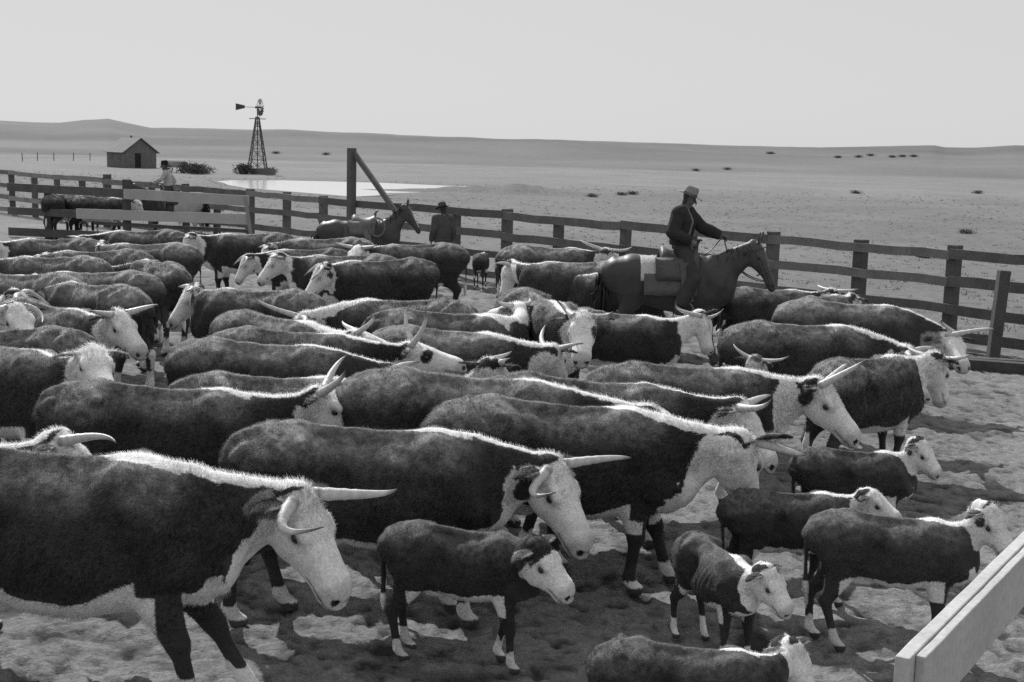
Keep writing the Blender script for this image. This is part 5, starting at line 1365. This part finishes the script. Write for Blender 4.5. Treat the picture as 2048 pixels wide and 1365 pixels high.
# ------------------------------------------------------------------ build everything
LAB = {
'C1': 'biggest dark cow, lower left corner, with white crest and curled near horn',
'C2': 'white-faced cow with its chin just above a small dark calf',
'C3': 'large cow with white chest, head turned away, one flat horn pointing right',
'C4': 'cow in profile at left with tall upright horns and two dark ears',
'C5': 'white poll and single forward horn showing above the back of the lower left cow',
'C6': 'brown cow behind the upright-horned one, its wide-horned head turned away mid-herd',
'C8': 'cow whose plain back runs just above the white-chested one, horns swept down',
'C9': 'cow with two short raised horns, head directly below the large profile head at right',
'C11': 'cow with large clear white profile and dark spots behind the eye, right of centre',
'C12': 'rough-coated cow seen from behind its ribs, head turned to the empty ground at right',
'C13': 'bony cow with a bright white crest, standing behind the rough-coated one at right',
'C14': 'white-faced cow nearest the right end of the corral fence, one horn pointing right',
'C15': 'dark rump just in front of the mounted horse\'s nose',
'C15b': 'half hidden cow by the fence, only horns and poll above the dark rump',
'C16': 'small horned heifer seen from behind, both horns spread, below the horse\'s forelegs',
'C17': 'wide-horned cow standing close beneath the mounted rider\'s horse',
'C18': 'cow facing the camera with half its white face in shadow',
'C20': 'cow with head thrown back over its shoulder, left of the camera-facing cow',
'C21': 'cow with white crest and one upcurved horn, head just below the camera-facing cow',
'C22': 'cow with the tallest pair of upright horns and a long white face pointing right',
'C27': 'cow with a white-streaked neck crossing behind the upright-horned profile cow',
'C23': 'cow with thin paired horns and a rounded ear behind the tallest-horned cow\'s muzzle',
'C24': 'left-facing cow with thick white neck crest and long slender horn, mid-herd',
'C25': 'cow with short V-shaped horns seen from behind, in front of the thick-crested cow',
'C28': 'white-faced cow at left looking right over the shaggy hornless head',
'C29': 'cow showing its brown rump and hanging tail behind the white-faced cow at left',
'C30': 'thin cow with jutting hip bones, rump towards the camera, left part of the herd',
'C31': 'left-facing cow with broad white horns and grey face below the plank gate',
'C32': 'cow farthest back at left, horned head right under the plank gate',
'C33': 'left-facing cow with a bright white backline near the gate\'s batten',
'C34': 'cow with low plain back in front of the saddled horse\'s rump',
'C35': 'left one of two pale left-facing heads side by side, thin horn raised',
'C36': 'right one of two pale left-facing heads side by side, tall white poll',
'C37': 'long dark cow in full side view facing left, tail and hind legs clear',
'C38': 'cow behind the long side-view cow, horns showing before the saddled horse\'s legs',
'C39': 'left-facing cow with dark flank and white poll in front of the bony-hipped one',
'C41': 'left-facing cow with bare grey face beside the two small calves by the fence',
'C42': 'left-facing cow tucked against the rump of the mounted rider\'s horse',
'C43': 'cow nearest the middle of the fence, horns up against its lower rail',
'C46': 'cow cut by the left edge with white cheek and inward curling horn',
'C50': 'cow with very long thick pale horn at the left edge',
'C51': 'white-polled cow at the far left under the dark gate planks',
'C53': 'dark cow with low grey face at left, behind the very long horn',
'C47': 'white shaggy hornless head with one pale ear, left of the herd',
'C48': 'cow showing only a brown rump at the left edge beside the shaggy white head',
'B1': 'cow standing rump-on behind the plank gate, leftmost of those behind it',
'B4': 'dark cow behind the plank gate just left of the mounted man in a white shirt',
'B2': 'second cow from the left behind the plank gate',
'C54': 'cow at the far left edge below the gate planks, back only',
'C55': 'cow at the left edge just above the very long horn, back only',
'C56': 'farthest cow at the left edge, beside the dark lowest gate plank',
'K1': 'small dark calf with white face under the chin of the near white-faced cow',
'K2': 'calf with white blotched face coming forward, ears out, tail end towards the herd',
'K3': 'calf at the bottom edge, only its back and white poll in the frame',
'K4': 'calf half hidden behind the large one at right, pricked ear and brow showing',
'K5': 'clean-sided calf in profile with white belly behind the sunlit near plank',
'K6': 'calf with white crest and clean white face at right, below the large profile head',
'K8': 'left one of two small calves seen from behind by the fence',
'K9': 'right one of two small calves seen from behind by the fence',
'K10': 'dark calf half hidden beyond the mounted horse\'s head and forelegs',
'B3': 'pale calf behind the right end of the plank gate',
}
EXTRA = {
'C1': dict(belly=.09, legs=((.42, 0), (.22, 0), (.1, 0), (-.15, 0)), crest=.085, throat=.15),
'C2': dict(throat=-.5, legs=((.0, 0), (.12, 0), (.1, 0), (-.2, 0)), crest=.05, patch=((.05, -.10, -.20, .075),), jaw=.03),
'C3': dict(legs=((.25, 0), (-.02, 0), (-.1, 0), (.15, 0)), throat=1.4, crest=.09, ear=(.02, .12)),
'C4': dict(crest=.05), 'C11': dict(patch=((.03, -.10, -.16, .055), (-.02, -.09, -.08, .05)), jaw=.10, throat=1.2, crest=.07),
'C12': dict(crest=.07, jaw=.05, dark_poll=False, shag=1.25), 'C13': dict(crest=.085, fat=.86, sway=-.02), 'C30': dict(fat=.84, sway=-.03), 'C14': dict(crest=.045),
'C18': dict(patch=((.17, .11, -.07, .06),), crest=.06), 'C22': dict(crest=.06, patch=((.17, -.10, -.07, .05),), hr=1.05), 'C24': dict(crest=.13), 'C25': dict(crest=.09),
'C21': dict(crest=.09), 'C20': dict(crest=.12), 'C37': dict(legs=((.0, 0), (.1, 0), (.12, 0), (-.12, 0))), 'C47': dict(shag=1.2, ear_dark=False),
'C17': dict(crest=.08, patch=((.12, -.1, -.08, .09),)), 'C31': dict(jaw=.12, throat=1.3), 'C36': dict(ear_dark=False, throat=1.2), 'C37': dict(patch=((.05, .1, -.2, .05),), throat=.9), 'C42': dict(throat=1.2),
'K1': dict(dark_neck=True, face0=.07, throat=-.9, crest=0, dark_poll=True, sock=.22), 'K2': dict(crest=.06, patch=((.03, .06, -.03, .045),), sock=.30), 'K3': dict(crest=.03), 'K5': dict(crest=.07, patch=((.08, -.1, -.12, .05),)), 'K6': dict(crest=.08, patch=((.04, -.1, -.17, .04),)),
'B3': dict(red=.25), 'B1': dict(red=.04), 'B2': dict(red=.04),
}
def build_herd():
    rnd = random.Random(21)
    for k, (i, P) in enumerate(HERD.items()):
        near = P.pop('near'); calf = P.get('calf', False)
        st = rnd.uniform(-.14, .16); sh = rnd.uniform(-.16, .14)
        P.setdefault('legs', ((st, 0), (-st * .8, 0), (sh, 0), (-sh, 0)))
        P.update(seed=k * 7 + 3, red=rnd.uniform(.036, .050), crest=rnd.uniform(.024, .055), throat=rnd.uniform(-.1, .6), sock=rnd.uniform(.12, .27), tail=rnd.uniform(-.6, .6), sway=rnd.uniform(-.045, .012), bend=rnd.uniform(-.11, .11))
        P.setdefault('fat', rnd.uniform(.88, 1.07))
        P.update(EXTRA.get(i, {}))
        make_bovine(P, 'calf' if calf else 'cow', LAB[i], 'calf' if calf else 'cow', 'calves in the corral' if calf else 'hereford type cows crowded in the corral'.replace('hereford type ', 'white-faced '), near)

def local(P, v):
    c, s = math.cos(P['rz']), math.sin(P['rz'])
    return (P['x'] + v[0] * c - v[1] * s, P['y'] + v[0] * s + v[1] * c, v[2])

def build_riders():
    P1, P2, P3 = HORSES['H1'], HORSES['H2'], HORSES['H3']
    P1.update(seed=5, tone=.05, legs=((.12, 0), (.05, 0), (.12, 0), (-.1, 0)), mane_side=-1, blaze=False)
    P2.update(seed=6, tone=.05, blaze=True); P3.update(seed=8, tone=.04, pale_rump=True)
    r1, H1, F1 = make_horse(P1, 'horse', 'dark horse carrying the rider in jacket and pale hat, right of centre', .015)
    r2, H2, F2 = make_horse(P2, 'horse', 'dark riderless saddled horse with white blaze standing by the gate post', .021)
    r3, H3, F3 = make_horse(P3, 'horse', 'horse behind the plank gate carrying the man in a white shirt', .026)
    # tack and riders
    s = P1['s']
    blanket('saddle_blanket', 'grey saddle blanket under the mounted rider\'s saddle', local(P1, (.02, 0, 1.445 * s)), P1['rz'], s, .13, x0=-.46, x1=.26, drop=.36, r=.275)
    saddle('saddle', 'dark stock saddle under the mounted rider', local(P1, (.06, 0, 1.465 * s)), P1['rz'], s)
    blanket('folded_slicker', 'white folded slicker tied behind the mounted rider\'s saddle', local(P1, (-.02, 0, 1.475 * s)), P1['rz'], s, .50, x0=-.47, x1=-.24, drop=.12, r=.265)['category'] = 'slicker'
    J = ride_joints(lean=-.01); J['yaw'] = -.45; J['bulk'] = .016
    J.update(shL=(.10, .16, .55), elL=(.31, .22, .345), wrL=(.575, .15, .235), hdL=(.9, -.1, -.35), plL=(-.3, -.6, -.7), curlL=.8,
             shR=(-.07, -.17, .55), elR=(-.16, -.27, .29), wrR=(.11, -.20, .17), hdR=(.85, .3, -.3), plR=(0, .7, -.5), curlR=.8, flare=.03)
    for y, q in ((1, 'L'), (-1, 'R')): J['kn' + q] = (.17, y * .335, -.33); J['an' + q] = (-.06, y * .385, -.76); J['to' + q] = (.10, y * .41, -.83)
    for q in J:
        J['face'] = (.90, -.24, -.36)
        if isinstance(J[q], tuple) and q[:2] not in ('fa', 'hd', 'pl'): J[q] = tuple(np.array(J[q]) * 1.06)
    make_person(J, 'mounted rider in dark jacket and pale felt hat, one hand raised with the reins', local(P1, (.075, 0, 1.53 * s)), P1['rz'], None, True, (.20, .040, .055, .045, .26, .13), dict(crown_h=.135, brim=.10, curl=.03))
    # reins from the raised hand to the bit
    hand = np.array((.075 * 1 + .66, .155, 1.53 * s + .215)); m = MB(); m.tone = .08
    for y in (-1, 1):
        bit = H1(.47, y * .062, -.105)
        p = bez3(hand, hand + np.array((.06, 0, -.38)), np.array((bit[0] - .25, y * .16, 1.15 * s)), bit, 14); m.tube([tuple(q) for q in p], .009, 5)
    p = bez3(hand, hand + np.array((-.10, .0, .02)), hand + np.array((-.16, -.05, -.30)), np.array((.30, .10, 1.50 * s)), 10); m.tube([tuple(q) for q in p], .009, 5)
    m.build('rein', MAT['leather'], r1)
    # breast strap ring
    m = MB(); m.tone = .25; m.tube([(.62 * s, -.18 * s, 1.22 * s), (.70 * s, -.14 * s, 1.08 * s), (.76 * s, -.06 * s, .98 * s), (.80 * s, .0, .95 * s)], .013, 5); m.build('breast_strap', MAT['leather'], r1)
    s = P2['s']
    blanket('saddle_blanket', 'dark saddle blanket on the riderless horse', local(P2, (.02, 0, 1.445 * s)), P2['rz'], s, .10)
    saddle('saddle', 'empty stock saddle with pale cantle on the riderless horse', local(P2, (.06, 0, 1.465 * s)), P2['rz'], s, .13)
    m = MB(); m.tone = .19; r = random.Random(3)
    for k in range(6):
        R = .20 + r.uniform(-.015, .015); m.tube([(R * math.cos(a) * .85, -.03 - k * .008 + .01 * math.sin(3 * a + k), R * math.sin(a)) for a in np.linspace(0, 2 * math.pi, 25)], .012, 5)
    o = m.build('rope_coil', MAT['cloth'], None, smooth=True); o.location = local(P2, (.34 * s, -.30 * s, 1.36 * s)); o.rotation_euler = (0, 0, P2['rz']); tag(o, 'coiled lariat hanging at the riderless horse\'s saddle horn', 'rope')
    s = P3['s']
    saddle('saddle', 'saddle under the man in the white shirt behind the gate', local(P3, (.06, 0, 1.45 * s)), P3['rz'], s, .07)
    J = ride_joints(lean=.02); J['face'] = (.95, .25, -.1)
    J.update(elL=(.17, .34, .36), wrL=(.40, .24, .26), elR=(-.12, -.30, .30), wrR=(.10, -.26, .12))
    make_person(J, 'mounted man in white shirt and black hat behind the plank gate', local(P3, (.07, 0, 1.50 * s)), P3['rz'] + .1, None, False, (.40, .05, .06, .04, .025, .10), dict(crown_h=.11, brim=.05), .014)
    g = plain_pt(884, 278 + 3.2 * 88.5, 0)
    J = stand_joints(1.76, .3, .02); J['face'] = (.9, .35, -.3)
    make_person(J, 'man in dark shirt and wide hat standing on foot in front of the fence', (g.x, g.y, 0), math.radians(118), None, True, (.13, .09, .09, .06, .085, .12), dict(crown_h=.12, brim=.085, curl=.02), .012)

def build_light():
    el, az = math.radians(42), math.radians(-25)          # sun behind the herd, a little to the left
    d = Vector((math.sin(az) * math.cos(el), math.cos(az) * math.cos(el), math.sin(el)))
    l = bpy.data.lights.new('sun', 'SUN'); l.energy = SUN; l.angle = math.radians(.53); l.color = (1.0, 1.0, 1.0)
    o = bpy.data.objects.new('sun', l); COL.objects.link(o); o.rotation_euler = d.to_track_quat('Z', 'Y').to_euler(); o.location = d * 60
    w = bpy.data.worlds.new('World'); SC.world = w; w.use_nodes = True; t = w.node_tree; t.nodes.clear()
    out = t.nodes.new('ShaderNodeOutputWorld'); bg = t.nodes.new('ShaderNodeBackground')
    s = t.nodes.new('ShaderNodeTexSky'); s.sky_type = 'NISHITA'; s.sun_disc = False; s.sun_elevation = el; s.sun_rotation = az
    s.air_density = 1.0; s.dust_density = 0.6; s.ozone_density = 1.0
    bw = t.nodes.new('ShaderNodeRGBToBW'); t.links.new(s.outputs[0], bw.inputs[0])
    p = math_(t, 'MULTIPLY', math_(t, 'POWER', bw.outputs[0], SKYP), SKYM)
    t.links.new(p, bg.inputs['Color']); bg.inputs['Strength'].default_value = SKYS
    t.links.new(bg.outputs[0], out.inputs[0])

def build_camera():
    c = bpy.data.cameras.new('camera'); c.sensor_width = 36; c.lens = FPX / 2048 * 36; c.clip_start = .1; c.clip_end = 9000
    o = bpy.data.objects.new('camera', c); COL.objects.link(o); o.location = (0, 0, EYE)
    P = math.atan(397.5 / FPX); R = math.radians(1.5)
    f = Vector((0, math.cos(P), -math.sin(P))); r0 = Vector((1, 0, 0)); u0 = r0.cross(f)
    r = r0 * math.cos(R) + u0 * math.sin(R); u = -r0 * math.sin(R) + u0 * math.cos(R)
    M = Matrix((r, u, -f)).transposed(); o.rotation_euler = M.to_euler(); SC.camera = o

SUN, SKYS, SKYP, SKYM = 5.0, .15, .12, 3.5
t0 = time.time()
make_mats(); mats_wood()
build_camera(); build_light(); build_ground()
build_fence(); build_gate_frame(); build_end_gate(); build_partition(); build_near_boards()
build_cabin(); build_windmill(); build_scrub(); build_wagon(); build_wire_fence()
t1 = time.time()
build_riders(); t2 = time.time()
build_herd()
print('TIMES', t1 - t0, t2 - t1, time.time() - t2)
SC.view_settings.view_transform = 'Standard'; SC.view_settings.look = 'None'; SC.view_settings.exposure = 0; SC.view_settings.gamma = 1
SC.render.engine = 'CYCLES'
SC.cycles.max_bounces = 5; SC.cycles.diffuse_bounces = 3; SC.cycles.glossy_bounces = 2; SC.cycles.transmission_bounces = 2; SC.cycles.use_denoising = False
